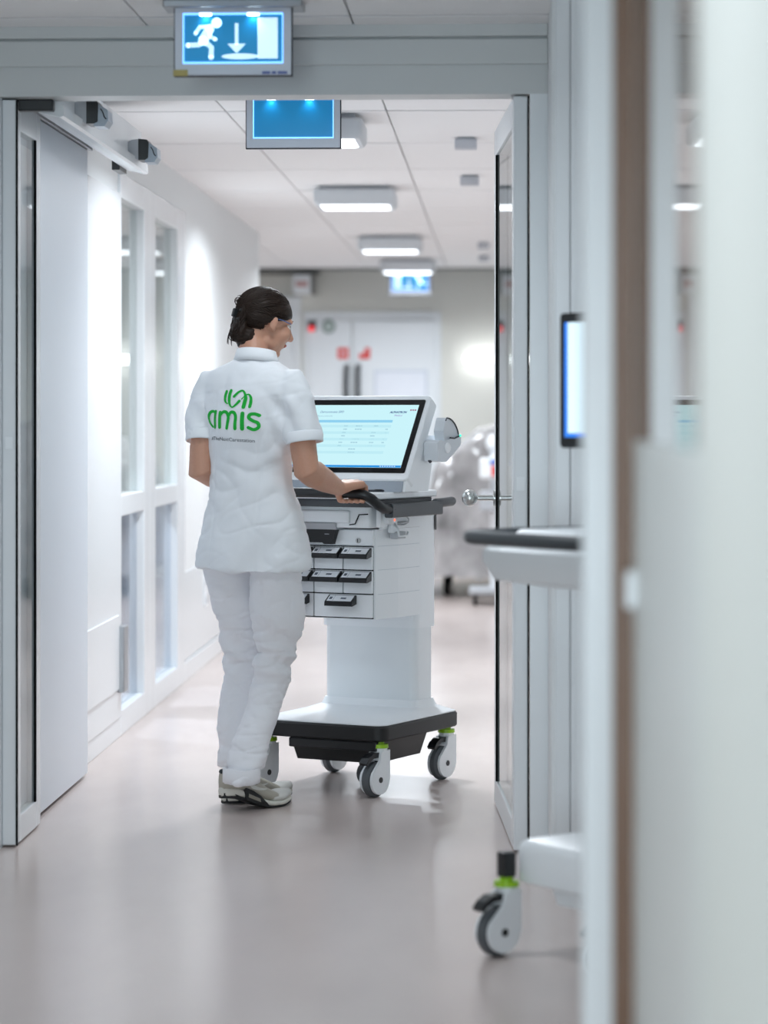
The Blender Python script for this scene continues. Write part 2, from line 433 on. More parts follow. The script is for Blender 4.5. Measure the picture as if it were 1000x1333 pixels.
# ------------------------------------------------------------------ sliding door, its operator and sensors
sd = structe('door_4', label='white sliding door panel along the left wall')
MB().b2((-1.495, 8.1, 0.012), (-1.458, 9.50, 2.20), 0.003).build('sliding_panel', mat('satin_white_panel', '#dfe6ee', 0.38, bump=0.01, scale=20), sd)
MB().b2((-1.500, 8.1, 2.202), (-1.448, 9.55, 2.216), 0.002).build('hanger_rail', M['alu'], sd)
fp = structe('door_5', label='white fixed door panel with a kick plate beside the windows')
MB().b2((XL, 9.48, 0.082), (XL+0.018, 10.66, 2.14), 0.003).build('fixed_panel', M['frame'], fp)
MB().b2((XL+0.018, 9.50, 0.20), (XL+0.026, 10.55, 0.49), 0.003).build('kick_plate', M['frame'], fp)
MB().b2((XL+0.018, 10.55, 0.185), (XL+0.045, 10.66, 0.445), 0.005).build('floor_guide', M['alu'], fp)
op = thing('door_operator', 'long white sliding door operator housing above the white sliding panel', 'door operator')
prof = [(-1.518, 2.25), (-1.375, 2.25), (-1.375, 2.165), (-1.345, 2.160), (-1.31, 2.150), (-1.300, 2.155), (-1.300, 2.185), (-1.325, 2.20), (-1.325, 2.305), (-1.518, 2.305)]
MB().prism(prof, lambda a, b: (a, 8.0, b), lambda a, b: (a, 9.92, b)).build('housing', M['frame'], op)
MB().b2((-1.405, 9.72, 2.150), (-1.376, 9.90, 2.192), 0.002).build('open_end_shade', M['black'], op)  # black block standing in for the shaded open end of the housing
MB().b2((-1.46, 7.965, 2.166), (-1.325, 7.998, 2.20), 0.004).build('dark_gap', M['black'], op)  # black block in place of the dark gap between leaf top and header
MB().b2((-1.44, 8.05, 2.218), (-1.40, 9.7, 2.249), 0.002).build('track', M['alu'], op)
def door_sensor(y, label):
    o = thing('motion_sensor', label, 'sensor', (-1.3245, y, 2.207), 0, 'motion sensors on the door operator')
    ya, yb = -0.05, 0.05
    def pr(poly, name, m, y0=ya, y1=yb): MB().prism(poly, lambda x, z: (x, y0, z), lambda x, z: (x, y1, z)).build(name, m, o)
    pr([(0.0, -0.024), (0.0, 0.030), (0.014, 0.036), (0.036, 0.038), (0.036, -0.034)], 'sensor_body', M['lgrey'])
    pr([(0.036, -0.036), (0.036, 0.039), (0.066, 0.036), (0.073, 0.026), (0.071, -0.028), (0.060, -0.036)], 'sensor_window', M['black'], ya-0.003, yb+0.003)
    pr([(0.070, -0.030), (0.072, 0.026), (0.102, 0.006), (0.104, -0.026), (0.092, -0.044), (0.060, -0.044), (0.058, -0.037)], 'sensor_hood', M['silver'])
    MB().tube([(0.080, ya-0.001, 0.010), (0.087, ya-0.001, 0.0), (0.092, ya-0.001, -0.016), (0.098, ya-0.001, -0.022)], 0.002, 6).build('sensor_slot', M['black'], o)
    return o
door_sensor(8.42, 'black and grey motion sensor on the sliding door operator, nearer one')
door_sensor(9.62, 'black and grey motion sensor on the sliding door operator, farther one at its end')

# ------------------------------------------------------------------ the glazed screen in the left wall
Y0, Y1, Y2, Y3 = 10.68, 11.62, 11.80, 12.86     # frame edge, mullion, mullion, frame edge
def window(name, ya, yb, left, right, label):
    o = structe(name, label=label)
    f = MB(); xa, xb = XL-0.10, XL+0.012
    f.b2((xa, ya, 0.0), (xb, ya+left, 2.23), 0.004).b2((xa, yb-right, 0.0), (xb, yb, 2.23), 0.004)
    f.b2((xa, ya+left, 0.0), (xb, yb-right, 0.10), 0.004).b2((xa, ya+left, 0.868), (xb, yb-right, 0.95), 0.004).b2((xa, ya+left, 2.13), (xb, yb-right, 2.23), 0.004)
    f.build('window_frame', M['frame'], o)
    MB().b2((XL-0.028, ya+left, 0.95), (XL-0.020, yb-right, 2.13)).build('upper_pane', M['glass'], o)
    MB().b2((XL-0.028, ya+left, 0.10), (XL-0.020, yb-right, 0.868)).build('lower_pane', M['bluefrost'], o)
    return o
window('window_1', Y0, 11.575, 0.02, 0.185, 'nearer glazed window of the left wall')
window('window_2', 11.575, Y3, 0.185, 0.30, 'farther glazed window of the left wall')
sk = thing('wall_socket', 'white double wall socket low on the left wall past the windows', 'socket', (XL+0.006, 13.75, 0.0))
MB().b2((0, -0.04, 0.30), (0.010, 0.04, 0.46), 0.004).build('cover_plate', M['white'], sk)
for zz in (0.335, 0.425):
    MB().lathe([(0.022, 0), (0.022, 0.003), (0.016, 0.002), (0.014, -0.004)], (0.010, 0, zz), (1, 0, 0)).build('socket_insert', M['lgrey'], sk, True, 40)

# ------------------------------------------------------------------ luminaires
def ceiling_light(y, x, label, strength, ww=0.40):
    o = thing('ceiling_light', label, 'ceiling light', (x, y, CEIL), 0, 'square ceiling lights along the corridor')
    MB().b2((-0.17, -0.17, -0.016), (0.17, 0.17, 0.0), 0.002).build('mounting_plate', M['lgrey'], o)
    h = ww/2
    b = MB(); n = 5
    def ring(hx, z, r): return [(a, c, z) for a, c in rrect(hx, hx, r, n)]
    b.rings([ring(h-0.012, -0.016, 0.02), ring(h, -0.024, 0.02), ring(h, -0.080, 0.025), ring(h-0.012, -0.096, 0.02), ring(h-0.030, -0.096, 0.02), ring(h-0.030, -0.088, 0.02)], True)
    b.build('light_housing', mat('lamp_housing_grey', '#cdd2d7', 0.4, bump=0.02), o, True, 40)
    g = MB()
    g.rings([ring(h-0.031, -0.089, 0.02), ring(h-0.031, -0.0955, 0.02), ring(h-0.036, -0.0972, 0.02)], True)
    g.build('diffuser', emat('lamp_diffuser', LAMP_COL, 4.0), o)
    la = bpy.data.lights.new('lamp_light', 'AREA'); la.shape = 'SQUARE'; la.size = 0.30; la.energy = strength*0.44; la.color = LAMP_COL; la.spread = R_(166)
    lao = bpy.data.objects.new('lamp_light', la); C.objects.link(lao); lao.parent = o; lao.location = (0, 0, -0.0985)
    return o
ceiling_light(8.32, -0.62, 'unseen square ceiling light added right behind the header to light the tunic', LAMP*0.10)  # out of sight, added to brighten the woman from behind
ceiling_light(10.35, cross(403, 10.2), 'square grey ceiling light half hidden behind the blank blue sign', LAMP)
ceiling_light(13.55, cross(461.5, 13.4), 'square grey ceiling light, whole one right of and beyond the blank blue sign', LAMP)
ceiling_light(17.25, cross(507, 17.1), 'square grey ceiling light in the middle of the far ceiling', LAMP)
ceiling_light(19.8, cross(531, 19.8), 'square ceiling light farthest away, just above the distant exit sign', LAMP)
for yy, lb, st_ in ((6.3, 'unseen square ceiling light added in the near corridor, just before the header', LAMP_NEAR_ADDED*0.34), (2.4, 'unseen square ceiling light added in the near corridor, beside the near wooden door', LAMP_NEAR_ADDED*0.6), (-1.2, 'unseen square ceiling light added in the near corridor, behind the viewer', LAMP_NEAR_ADDED*0.5)):  # lamps out of view, added to light the near parts
    ceiling_light(yy, -0.65, lb, st_)

ceiling_light(11.6, -2.7, 'unseen square ceiling light added to brighten the room behind the left windows', LAMP*1.3)  # added lamp, never in view, so the window panes look brighter
# small grey detectors on the ceiling
for px, y, s, lb in ((606.5, 11.1, 0.09, 'small grey ceiling detector nearest, upper one by the glazed door'), (611.5, 12.85, 0.09, 'small grey ceiling detector second from the near end'),
                     (629.5, 17.8, 0.075, 'small grey ceiling detector in the far ceiling, nearer of the far pair'), (630, 19.3, 0.075, 'small grey ceiling detector in the far ceiling, farther of the far pair')):
    o = thing('ceiling_detector', lb, 'detector', (cross(px, y), y, CEIL), 0, 'small grey detectors on the ceiling')
    MB().b2((-s*0.4, -s*0.4, -0.008), (s*0.4, s*0.4, 0), 0.002).build('detector_base', M['lgrey'], o)
    MB().b2((-s/2, -s/2, -0.046), (s/2, s/2, -0.008), 0.004).build('detector_body', mat('detector_grey', '#b9bcc3', 0.5, bump=0.02), o)

# ------------------------------------------------------------------ emergency exit signs
def strip(mb, pts, wds, f, n=10, z=0.0):
    """flat stroke with round ends"""
    pts = [Vector(p) for p in pts]
    if not isinstance(wds, (list, tuple)): wds = [wds]*len(pts)
    L = []; Rr = []
    for i, p in enumerate(pts):
        t = pts[min(i+1, len(pts)-1)] - pts[max(i-1, 0)]
        t = t.normalized(); nn = Vector((-t.y, t.x))
        L.append(p + nn*wds[i]/2); Rr.append(p - nn*wds[i]/2)
    for i in range(len(pts)-1):
        mb.quad(f(*L[i]), f(*Rr[i]), f(*Rr[i+1]), f(*L[i+1]))
    for k, p in ((0, pts[0]), (-1, pts[-1])):
        r = wds[k]/2
        fv = [mb.bm.verts.new(Vector(f(p.x + r*math.cos(2*math.pi*j/n), p.y + r*math.sin(2*math.pi*j/n)))) for j in range(n)]
        ff = mb.bm.faces.new(fv); mb._mark([ff])
def exit_sign(x, y, label, pict=True, mount=True, blue=2.2, flip=1, T=-0.035):
    o = thing('exit_sign', label, 'exit sign', (x, y, CEIL), 0, 'lit blue signs hanging from the ceiling')
    W2, H = 0.159, 0.190
    MB().b2((-0.19, -0.02, -0.022), (0.19, 0.10, 0.0), 0.004).build('mounting_rail', M['alu'], o)
    MB().b2((-0.10, -0.004, T), (0.10, 0.03, -0.02)).build('neck', M['alu'], o)
    fr = MB(); d0, d1_ = -0.006, 0.024; b = 0.026
    fr.b2((-W2, d0, T-b*0.8), (W2, d1_, T), 0.003).b2((-W2, d0, T-H), (W2, d1_, T-H+b*1.25), 0.003)
    fr.b2((-W2, d0+0.0004, T-H+b), (-W2+b*0.85, d1_, T-b*0.7), 0.0005).b2((W2-b*0.85, d0+0.0004, T-H+b), (W2, d1_, T-b*0.7), 0.0005)
    fr.build('sign_frame', M['signgrey'], o)
    MB().b2((-W2-0.003, d0+0.004, T-H-0.003), (W2+0.003, d1_-0.004, T-H)).b2((-W2-0.003, d0+0.004, T-H), (-W2, d1_-0.004, T)).b2((W2, d0+0.004, T-H), (W2+0.003, d1_-0.004, T)).build('edge_strip', M['ink'], o)
    # lit face
    x0, x1, z0, z1 = -W2+b*0.85, W2-b*0.85, T-H+b*1.25, T-b*0.8
    MB().b2((x0, 0.0, z0), (x1, 0.015, z1)).build('lit_face', mat('lit_blue_face%g' % blue, '#08608c', 0.35, emit='#0084bd', estr=blue), o)
    ed = MB()
    ed.b2((x0, -0.004, z0), (x1, 0.0, z0+0.004)).b2((x0, -0.004, z1-0.004), (x1, 0.0, z1)).b2((x0, -0.004, z0), (x0+0.003, 0, z1)).b2((x1-0.003, -0.004, z0), (x1, 0, z1))
    ed.build('light_edge', emat('sign_light_edge', '#6aa8ff', 3.0), o)
    for sx in (-0.075, 0.055):
        MB().b2((sx-0.016, -0.006, z1-0.007), (sx+0.016, 0.0, z1-0.001), 0.002).build('led', emat('sign_led', '#dff4ff', 12.0), o)
        lp = bpy.data.lights.new('led_light', 'SPOT'); lp.energy = 0.3; lp.color = (0.25, 0.85, 1.0); lp.spot_size = R_(120); lp.spot_blend = 1.0; lp.shadow_soft_size = 0.01
        lo = bpy.data.objects.new('led_light', lp); C.objects.link(lo); lo.parent = o
        lo.location = (sx, -0.014, z1-0.004); lo.rotation_euler = (R_(22), 0, 0)
    if pict:
        w_, h_ = x1-x0, z1-z0
        f = lambda a, c: (x0 + a*w_ if flip > 0 else x1 - a*w_, -0.0015, z1 - c*h_)
        q = MB(); mtl = mat('lit_white_pictogram', '#e8f6ff', 0.3, emit='#c4ecff', estr=0.72)
        A = lambda pts, wd: strip(q, pts, wd, lambda a, c: f(a, c/1.0))
        # the runner, in fractions of the face
        asp = w_/h_
        def S(pts, wd):
            strip(q, [(a*asp, c) for a, c in pts], wd, lambda a, c: f(a/asp, c))
        S([(0.335, 0.19), (0.337, 0.19)], 0.20)                      # head
        S([(0.27, 0.30), (0.20, 0.55)], [0.17, 0.20])                # trunk
        S([(0.27, 0.27), (0.17, 0.27), (0.125, 0.40)], 0.075)        # rear arm
        S([(0.27, 0.30), (0.27, 0.46), (0.325, 0.52)], 0.075)        # front arm
        S([(0.205, 0.55), (0.16, 0.625), (0.045, 0.635)], 0.095)     # rear leg
        S([(0.21, 0.55), (0.285, 0.68), (0.28, 0.88)], 0.10)         # front leg
        q.build('running_figure', mtl, o)
        a = MB(); a.quad(f(0.518, 0.20), f(0.552, 0.20), f(0.552, 0.63), f(0.518, 0.63))
        a.bm.faces.new([a.bm.verts.new(Vector(f(*p))) for p in ((0.445, 0.61), (0.625, 0.61), (0.535, 0.80))])
        a.build('arrow', mtl, o)
        d = MB(); d.quad(f(0.745, 0.09), f(0.945, 0.09), f(0.945, 0.905), f(0.745, 0.905)); d.build('door_symbol', mtl, o)
        e = MB(); e.bm.faces.new([e.bm.verts.new(Vector(f(0.57+0.185*math.cos(k*math.pi/12), 0.86+0.058*math.sin(k*math.pi/12)))) for k in range(24)])
        e.build('ground_ellipse', mtl, o)
    return o
sg = exit_sign(cross(304.5, 7.4), 7.38, 'lit exit sign with running figure, arrow and door, hanging nearest', T=-0.016, blue=0.6)
MB().b2((-0.163, -0.010, -0.208), (-0.123, -0.0055, -0.191), 0.001).build('sticker', mat('yellow_sticker', '#b7a96a', 0.6, var=0.05), sg)
lg = MB(); 
for k, (a, b_) in enumerate(((0.080, 0.102), (0.106, 0.118), (0.122, 0.148))): lg.b2((a, -0.0075, -0.2035), (b_, -0.0055, -0.1960))
lg.build('maker_print', mat('print_blue_grey', '#6675b0', 0.5, var=0.1, scale=200), sg)
exit_sign(cross(382, 9.2), 9.2, 'blank lit blue sign with grey frame hanging behind the header', pict=False, blue=0.55)
exit_sign(cross(534, 20.5), 20.5, 'small blurred exit sign hanging at the far end of the corridor', blue=1.0, flip=-1)

# ------------------------------------------------------------------ end wall furniture
def endx(px): return cross(px, YEND)
def endz(py): return CAMZ - (py-540.0)*YEND*1.0/FPX
dd = structe('door_6', (0, YEND, 0), label='white double door in the end wall with two dark handles')
XA, XB, XC = endx(404), endx(459), endx(566)
MB().b2((XA-0.05, -0.02, 0), (XA, 0, 2.02)).b2((XC, -0.02, 0), (XC+0.05, 0, 2.02)).b2((XA-0.05, -0.02, 2.02), (XC+0.05, 0, 2.08)).build('door_frame', M['frame'], dd)
MB().b2((XA, -0.032, 0.01), (XB-0.004, 0, 2.015), 0.004).build('door_leaf', mat('white_far_door', '#e9eef2', 0.4), dd)
MB().b2((XB+0.004, -0.032, 0.01), (XC, 0, 2.015), 0.004).build('door_leaf', MATS['white_far_door'], dd)
for px in (452, 467):
    xx = endx(px)
    MB().tube([(xx, -0.03, endz(476)), (xx, -0.085, endz(482)), (xx, -0.09, endz(500)), (xx, -0.09, endz(560)), (xx, -0.03, endz(570))], 0.019, 10).build('pull_handle', M['grey'], dd, True, 50)
for px, lb in ((447, 'small red safety sign on the double door, left one of the pair'), (475, 'small red safety sign on the double door, right one of the pair')):
    o = thing('safety_sign', lb, 'sign', (endx(px), YEND-0.034, endz(460)), 0, 'red safety signs on the end door')
    MB().b2((-0.047, -0.003, -0.047), (0.047, 0, 0.047)).build('sign_plate', M['white'], o)
    q = MB()
    if px == 447:
        q.b2((-0.043, -0.006, -0.043), (0.043, -0.003, -0.01)).b2((-0.043, -0.006, 0.012), (0.043, -0.003, 0.043)).b2((-0.043, -0.006, -0.01), (-0.02, -0.003, 0.012)).b2((0.02, -0.006, -0.01), (0.043, -0.003, 0.012))
    else:
        q.b2((-0.043, -0.006, -0.043), (0.043, -0.003, 0.0)).b2((0.0, -0.006, 0.0), (0.043, -0.003, 0.043))
    q.build('red_symbol', M['red'], o)
ps = thing('wall_plan', 'white framed floor plan sheet on the end double door, right of the red signs', 'poster', (endx(522), YEND-0.034, endz(510)))
MB().b2((-0.21, -0.008, -0.17), (0.21, 0, 0.17), 0.003).build('plan_frame', mat('pale_blue_frame', '#cdd5e2', 0.4), ps)
MB().b2((-0.195, -0.010, -0.155), (0.195, -0.008, 0.155)).build('plan_sheet', mat('plan_paper', '#e9eef7', 0.5, var=0.03, scale=12), ps)
d7 = structe('door_7', (0, YEND, 0), label='white door at the far left of the end wall')
MB().b2((-2.75, -0.035, 0.01), (endx(384), 0, 2.12), 0.004).build('door_leaf', MATS['white_far_door'], d7)
MB().b2((endx(384), -0.05, 0), (endx(392), 0, 2.2)).b2((-2.8, -0.05, 2.12), (endx(384), 0, 2.2)).build('door_frame', M['frame'], d7)
bx = thing('sign_box', 'grey white sign box high on the end wall at left', 'sign box', (endx(398), YEND, endz(371)))
MB().b2((-0.085, -0.22, -0.075), (0.055, 0.0, 0.075), 0.006).build('box_body', M['white'], bx)
MB().b2((0.056, -0.22, -0.08), (0.085, 0.0, 0.08), 0.004).build('box_side', mat('box_side_grey', '#83827e', 0.5), bx)
MB().b2((-0.06, -0.224, -0.02), (0.03, -0.22, 0.02)).build('box_print', mat('faded_red_print', '#c79a98', 0.6), bx)
MB().b2((-1.98, YEND-0.06, 2.372), (endx(418), YEND, 2.398), 0.003).build('trim_6', mat('grey_trim', '#8d8c86', 0.5), kind='structure')
al = thing('alarm_lamp', 'red lit alarm lamp on the end wall right of the woman head', 'alarm lamp', (endx(406), YEND, endz(427)))
MB().b2((-0.03, -0.04, -0.02), (0.04, 0, 0.06), 0.006).build('lamp_base', M['grey'], al)
MB().ell((-0.0, -0.045, -0.005), (0.023, 0.016, 0.023)).build('red_lens', emat('red_lens', '#ff4048', 1.2), al, True)
ck = thing('wall_dial', 'round grey green dial on the end wall beside the red lamp', 'dial', (endx(428), YEND, endz(425)))
MB().lathe([(0.058, 0), (0.058, 0.03), (0.05, 0.035)], (0, 0, 0), (0, -1, 0)).build('dial_rim', mat('dial_green_grey', '#7c8f8b', 0.5), ck, True, 40)
MB().lathe([(0.034, 0.035), (0.034, 0.038)], (0, 0, 0), (0, -1, 0)).build('dial_face', mat('dial_pale', '#b9c6c3', 0.5), ck, True, 40)
wl = thing('wall_lamp', 'bright horizontal wall lamp on the end wall above the covered bed', 'wall lamp', (endx(650), YEND, endz(468)))
MB().b2((-0.27, -0.03, -0.03), (0.27, 0, 0.03), 0.004).build('lamp_back', M['white'], wl)
MB().b2((-0.275, -0.10, -0.032), (0.275, -0.032, 0.032), 0.02, 3).build('lamp_tube', emat('wall_lamp_glow', (0.95, 0.98, 1.0), 7.0), wl)

# covered hospital bed and gear in front of the end wall
def cover_mesh():
    mb = MB()
    prof = []
    nx, ny = 36, 26
    X0, X1, Ya, Yb = endx(566), endx(566)+1.15, 18.9, 20.6
    grid = []
    for i in range(nx+1):
        row = []
        for j in range(ny+1):
            u = i/nx; v = j/ny
            x = X0 + (X1-X0)*u; y = Ya + (Yb-Ya)*v
            # rounded hump, higher to the right and rear
            e = min(1.0, min(u, 1-u)/0.08); g = min(1.0, min(v, 1-v)/0.10)
            edge = math.sqrt(max(0.0, 1-(1-e)**2))*math.sqrt(max(0.0, 1-(1-g)**2))
            top = 0.96 + 0.22*sstep(0.05, 0.40, u)
            z = 0.14 + (top-0.14)*edge
            p = Vector((x, y, z))
            nn = noise.noise(Vector((x*5, y*5, z*4)))*0.075 + noise.noise(Vector((x*14, y*12, z*9)))*0.035
            row.append(mb.bm.verts.new(p + Vector((nn*0.6, nn, nn))))
        grid.append(row)
    for i in range(nx):
        for j in range(ny):
            mb.bm.faces.new((grid[i][j], grid[i+1][j], grid[i+1][j+1], grid[i][j+1]))
    return mb
bed = thing('covered_bed', 'hospital bed under a crumpled translucent grey dust cover by the end wall', 'bed', (0, 0, 0))
cover_mesh().build('dust_cover', mat('crumpled_plastic_cover', '#a3a1a2', 0.22, bump=1.0, scale=5, var=1.0, spec=0.6), bed, True)
BX = endx(566)
MB().b2((BX+0.08, 19.0, 0.28), (BX+1.05, 20.5, 0.36), 0.01).b2((BX+0.12, 19.1, 0.14), (BX+1.0, 19.2, 0.28)).b2((BX+0.12, 20.3, 0.14), (BX+1.0, 20.4, 0.28)).build('bed_frame', M['grey'], bed)
for a in (0.14, 0.95):
    for b_ in (19.15, 20.35):
        MB().lathe([(0.06, -0.02), (0.075, -0.012), (0.075, 0.012), (0.06, 0.02)], (BX+a, b_, 0.075), (1, 0, 0)).build('wheel', M['gasket'], bed, True, 40)
gr = thing('equipment_trolley', 'blurred white equipment trolley with red and blue parts behind the glazed door edge', 'trolley', (cross(644, 18.3), 18.3, 0))
MB().b2((-0.03, -0.02, 0.10), (0.03, 0.02, 1.02)).build('pole', M['white'], gr)
MB().b2((-0.10, -0.12, 0.84), (0.14, 0.10, 0.98), 0.02).build('monitor_box', M['white'], gr)
MB().b2((-0.02, -0.125, 0.86), (0.08, -0.121, 0.93)).build('red_panel', M['red'], gr)
MB().b2((-0.03, -0.125, 0.94), (0.11, -0.121, 0.97)).build('blue_panel', mat('blue_panel', '#4a6fd0', 0.4), gr)
MB().ell((0.0, 0, 1.08), (0.06, 0.06, 0.06)).build('lamp_head', M['white'], gr, True)
MB().b2((-0.10, -0.12, 0.62), (0.14, 0.10, 0.76), 0.02).build('lower_box', M['lgrey'], gr)
MB().b2((-0.17, -0.17, 0.07), (0.17, 0.17, 0.11), 0.01).build('foot', M['lgrey'], gr)
for a in (-0.13, 0.13):
    for b_ in (-0.13, 0.13):
        MB().lathe([(0.03, -0.012), (0.035, -0.008), (0.035, 0.008), (0.03, 0.012)], (a, b_, 0.035), (1, 0, 0)).build('wheel', M['gasket'], gr, True, 40)

# ------------------------------------------------------------------ the care carts
CX, CY, CROT = -0.498, 9.367, R_(-25.3)
def castor(root, x, y, rot, stem_top, ring_z=0.168, brake=True, stem=True):
    """swivel castor: fork housing, wheel, green ring, brake pedal; wheel trails along local -y"""
    o = bpy.data.objects.new('castor', None); C.objects.link(o); o.parent = root
    o.location = (x, y, 0); o.rotation_euler = (0, 0, rot)
    R0 = 0.0585; yo = -0.028
    h = MB()
    for s in (-1, 1):
        side = [(0.024, 0.155), (0.024, R0)] + [(yo + 0.049*math.cos(R_(-a)), R0 + 0.049*math.sin(R_(-a))) for a in range(15, 212, 14)] + [(yo-0.020, R0+0.047), (-0.030, 0.122), (-0.024, 0.150)]
        xa, xb = s*0.017, s*0.026
        h.prism(side, lambda a, b, q=xa: (q, a, b), lambda a, b, q=xb: (q, a, b))
    h.b2((-0.018, -0.022, 0.120), (0.018, 0.022, 0.155))
    h.lathe([(0.024, 0.145), (0.026, 0.150), (0.026, ring_z-0.006), (0.020, ring_z-0.004)], n=20)
    h.build('castor_fork', M['white'], o)
    MB().lathe([(0.040, -0.0155), (0.052, -0.0150), (0.0585, -0.008), (0.0585, 0.008), (0.052, 0.0150), (0.040, 0.0155)], (0, yo, R0), (1, 0, 0), 28).build('tyre', M['tyre'], o, True, 40)
    for s in (-1, 1): MB().cyl((s*0.0255, yo, R0), (s*0.028, yo, R0), 0.0095).build('hub_cap', M['black'], o)
    MB().lathe([(0.016, ring_z+0.016), (0.016, ring_z+0.006), (0.029, ring_z+0.006), (0.030, ring_z-0.006), (0.016, ring_z-0.006)], n=24).build('green_ring', M['green'], o, True, 40)
    if brake:
        b = MB()
        b.prism([(yo-0.058, 0.110), (yo-0.064, 0.118), (yo-0.050, 0.134), (yo-0.028, 0.146), (-0.012, 0.149), (-0.012, 0.132), (yo-0.026, 0.131), (yo-0.044, 0.121)], lambda a, c: (-0.0165, a, c), lambda a, c: (0.0165, a, c))
        b.build('brake_pedal', M['black'], o)
    if stem:
        MB().cyl((0, 0, ring_z+0.014), (0, 0, stem_top), 0.017).build('castor_stem', M['black'], o)
    return o
def slab(mb, hx, hy, r, z0, z1, cx=0, cy=0, inset=0.004, hx2=None, hy2=None):
    def rg(d, z, k=0):
        return [(cx+a, cy+b, z) for a, b in rrect((hx if k == 0 else (hx2 or hx))-d, (hy if k == 0 else (hy2 or hy))-d, max(r-d, 0.002))]
    mb.rings([rg(inset, z0), rg(0, z0+inset), rg(0, z1-inset, 1), rg(inset, z1, 1)])
    return mb
def flat_text(txt, size, m, parent, loc, rot, name, **k):
    me = text_mesh(txt, size, **k)
    o = link(name, me, m, parent)
    o.location = loc; o.rotation_euler = rot
    return o

def monitor_part(root, y_bot, z_bot, y_top, z_top, full=True):
    """all-in-one screen: sloping white housing, black bezel, lit screen with its page"""
    o = bpy.data.objects.new('monitor', None); C.objects.link(o); o.parent = root
    L = math.hypot(y_top-y_bot, z_top-z_bot)
    tilt = math.atan2(y_top-y_bot, z_top-z_bot)      # lean back
    o.location = (0, y_bot, z_bot); o.rotation_euler = (-tilt, 0, 0)   # local z runs up the screen, -y faces the user
    W = 0.272
    # housing with rounded corners in its own plane
    rs = []
    out = lambda d, y: [(a, y, b + L/2 - 0.004) for a, b in rrect(W+0.014-d, L/2+0.024-d, 0.018-min(d, 0.012), 4)]
    MB().rings([out(0.004, -0.004), out(0, 0.0), out(0.0, 0.045), out(0.03, 0.062)]).build('monitor_housing', M['white'], o)
    if full:
        pass
    MB().rings([[(a, y, b+L/2) for a, b in rrect(W-0.002, L/2, 0.006, 3)] for y in (-0.0045, -0.0062)]).build('bezel', mat('gloss_black_bezel', '#0b0c0f', 0.12, bump=0.0), o)
    sx, s0, s1 = W-0.022, 0.020, L-0.022
    MB().b2((-sx, -0.0075, s0), (sx, -0.0063, s1)).build('screen', emat('screen_light', '#cbf4fb', 1.0), o)
    yq = -0.0082
    sh = s1-s0; sw = 2*sx
    def q(name, x0, x1, z0, z1, m):           # fractions of the screen, from the top left
        MB().b2((-sx+x0*sw, yq, s1-z1*sh), (-sx+x1*sw, yq+0.0005, s1-z0*sh)).build(name, m, o)
    mb_ = emat('screen_bar', '#8fd0f0', 1.0); tb = emat('taskbar_blue', '#2f96e6', 1.0)
    q('taskbar', 0, 1, 0.968, 1.0, tb)
    q('table_header', 0.05, 0.835, 0.245, 0.285, mb_)
    rows = emat('screen_row', '#bfecf6', 1.0)
    for k in range(5): q('table_row', 0.05, 0.835, 0.325+0.105*k, 0.365+0.105*k, rows)
    ik = emat('screen_text', '#5f8fae', 0.9); hd_ = emat('screen_heading', '#3a6fb4', 0.8)
    def txt(s, size, x, z, m, name, **k):
        flat_text(s, size, m, o, (-sx+x*sw, yq-0.0004, s1-z*sh), (R_(90), 0, 0), name, **k)
    txt('Demonstratie EPD', 0.0122, 0.25, 0.130, hd_, 'page_heading', shear=0.18)
    tx = emat('screen_text_soft', '#8fb9d2', 0.95)
    txt('Patientenoverzicht', 0.0078, 0.24, 0.190, tx, 'page_subheading')
    txt('ALPHATRON', 0.0108, 0.795, 0.135, emat('logo_navy', '#2d4d96', 0.8), 'page_logo', shear=0.25, bold=0.0004)
    txt('Medical', 0.0098, 0.835, 0.185, emat('logo_violet', '#9a63c8', 0.9), 'page_logo_word', shear=0.3)
    dt = MB(); 
    for k, (xx) in enumerate((0.945, 0.962, 0.979)):
        dt.b2((-sx+xx*sw, yq, s1-0.095*sh), (-sx+(xx+0.012)*sw, yq+0.0005, s1-0.075*sh))
    dt.build('window_controls', emat('controls_rose', '#b06a8e', 0.8), o)
    cells = MB(); rnd = random.Random(5)
    for k in range(9):
        for c_, wd in ((0.47, 0.03), (0.56, 0.055), (0.70, 0.035), (0.80, 0.02)):
            if k > 6 and c_ != 0.56: continue
            if rnd.random() < 0.15: continue
            xx = c_ + rnd.uniform(-0.004, 0.004); zz = 0.335+0.053*k
            for t in range(3):
                cells.b2((-sx+(xx+t*wd/3)*sw, yq, s1-(zz+0.012)*sh), (-sx+(xx+(t+0.8)*wd/3)*sw, yq+0.0004, s1-zz*sh))
    cells.build('table_figures', emat('cell_text', '#97c3d6', 0.95), o)
    tr = MB()
    for k in range(7): tr.b2((-sx+(0.84+0.018*k)*sw, yq-0.0004, s1-0.990*sh), (-sx+(0.85+0.018*k)*sw, yq, s1-0.977*sh))
    tr.build('tray_icons', emat('icon_white', '#cfe9ff', 1.0), o)
    return o, L

cart = thing('care_cart', 'white medication cart with drawers and lit screen that the woman in white pushes', 'cart', (CX, CY, 0), CROT)
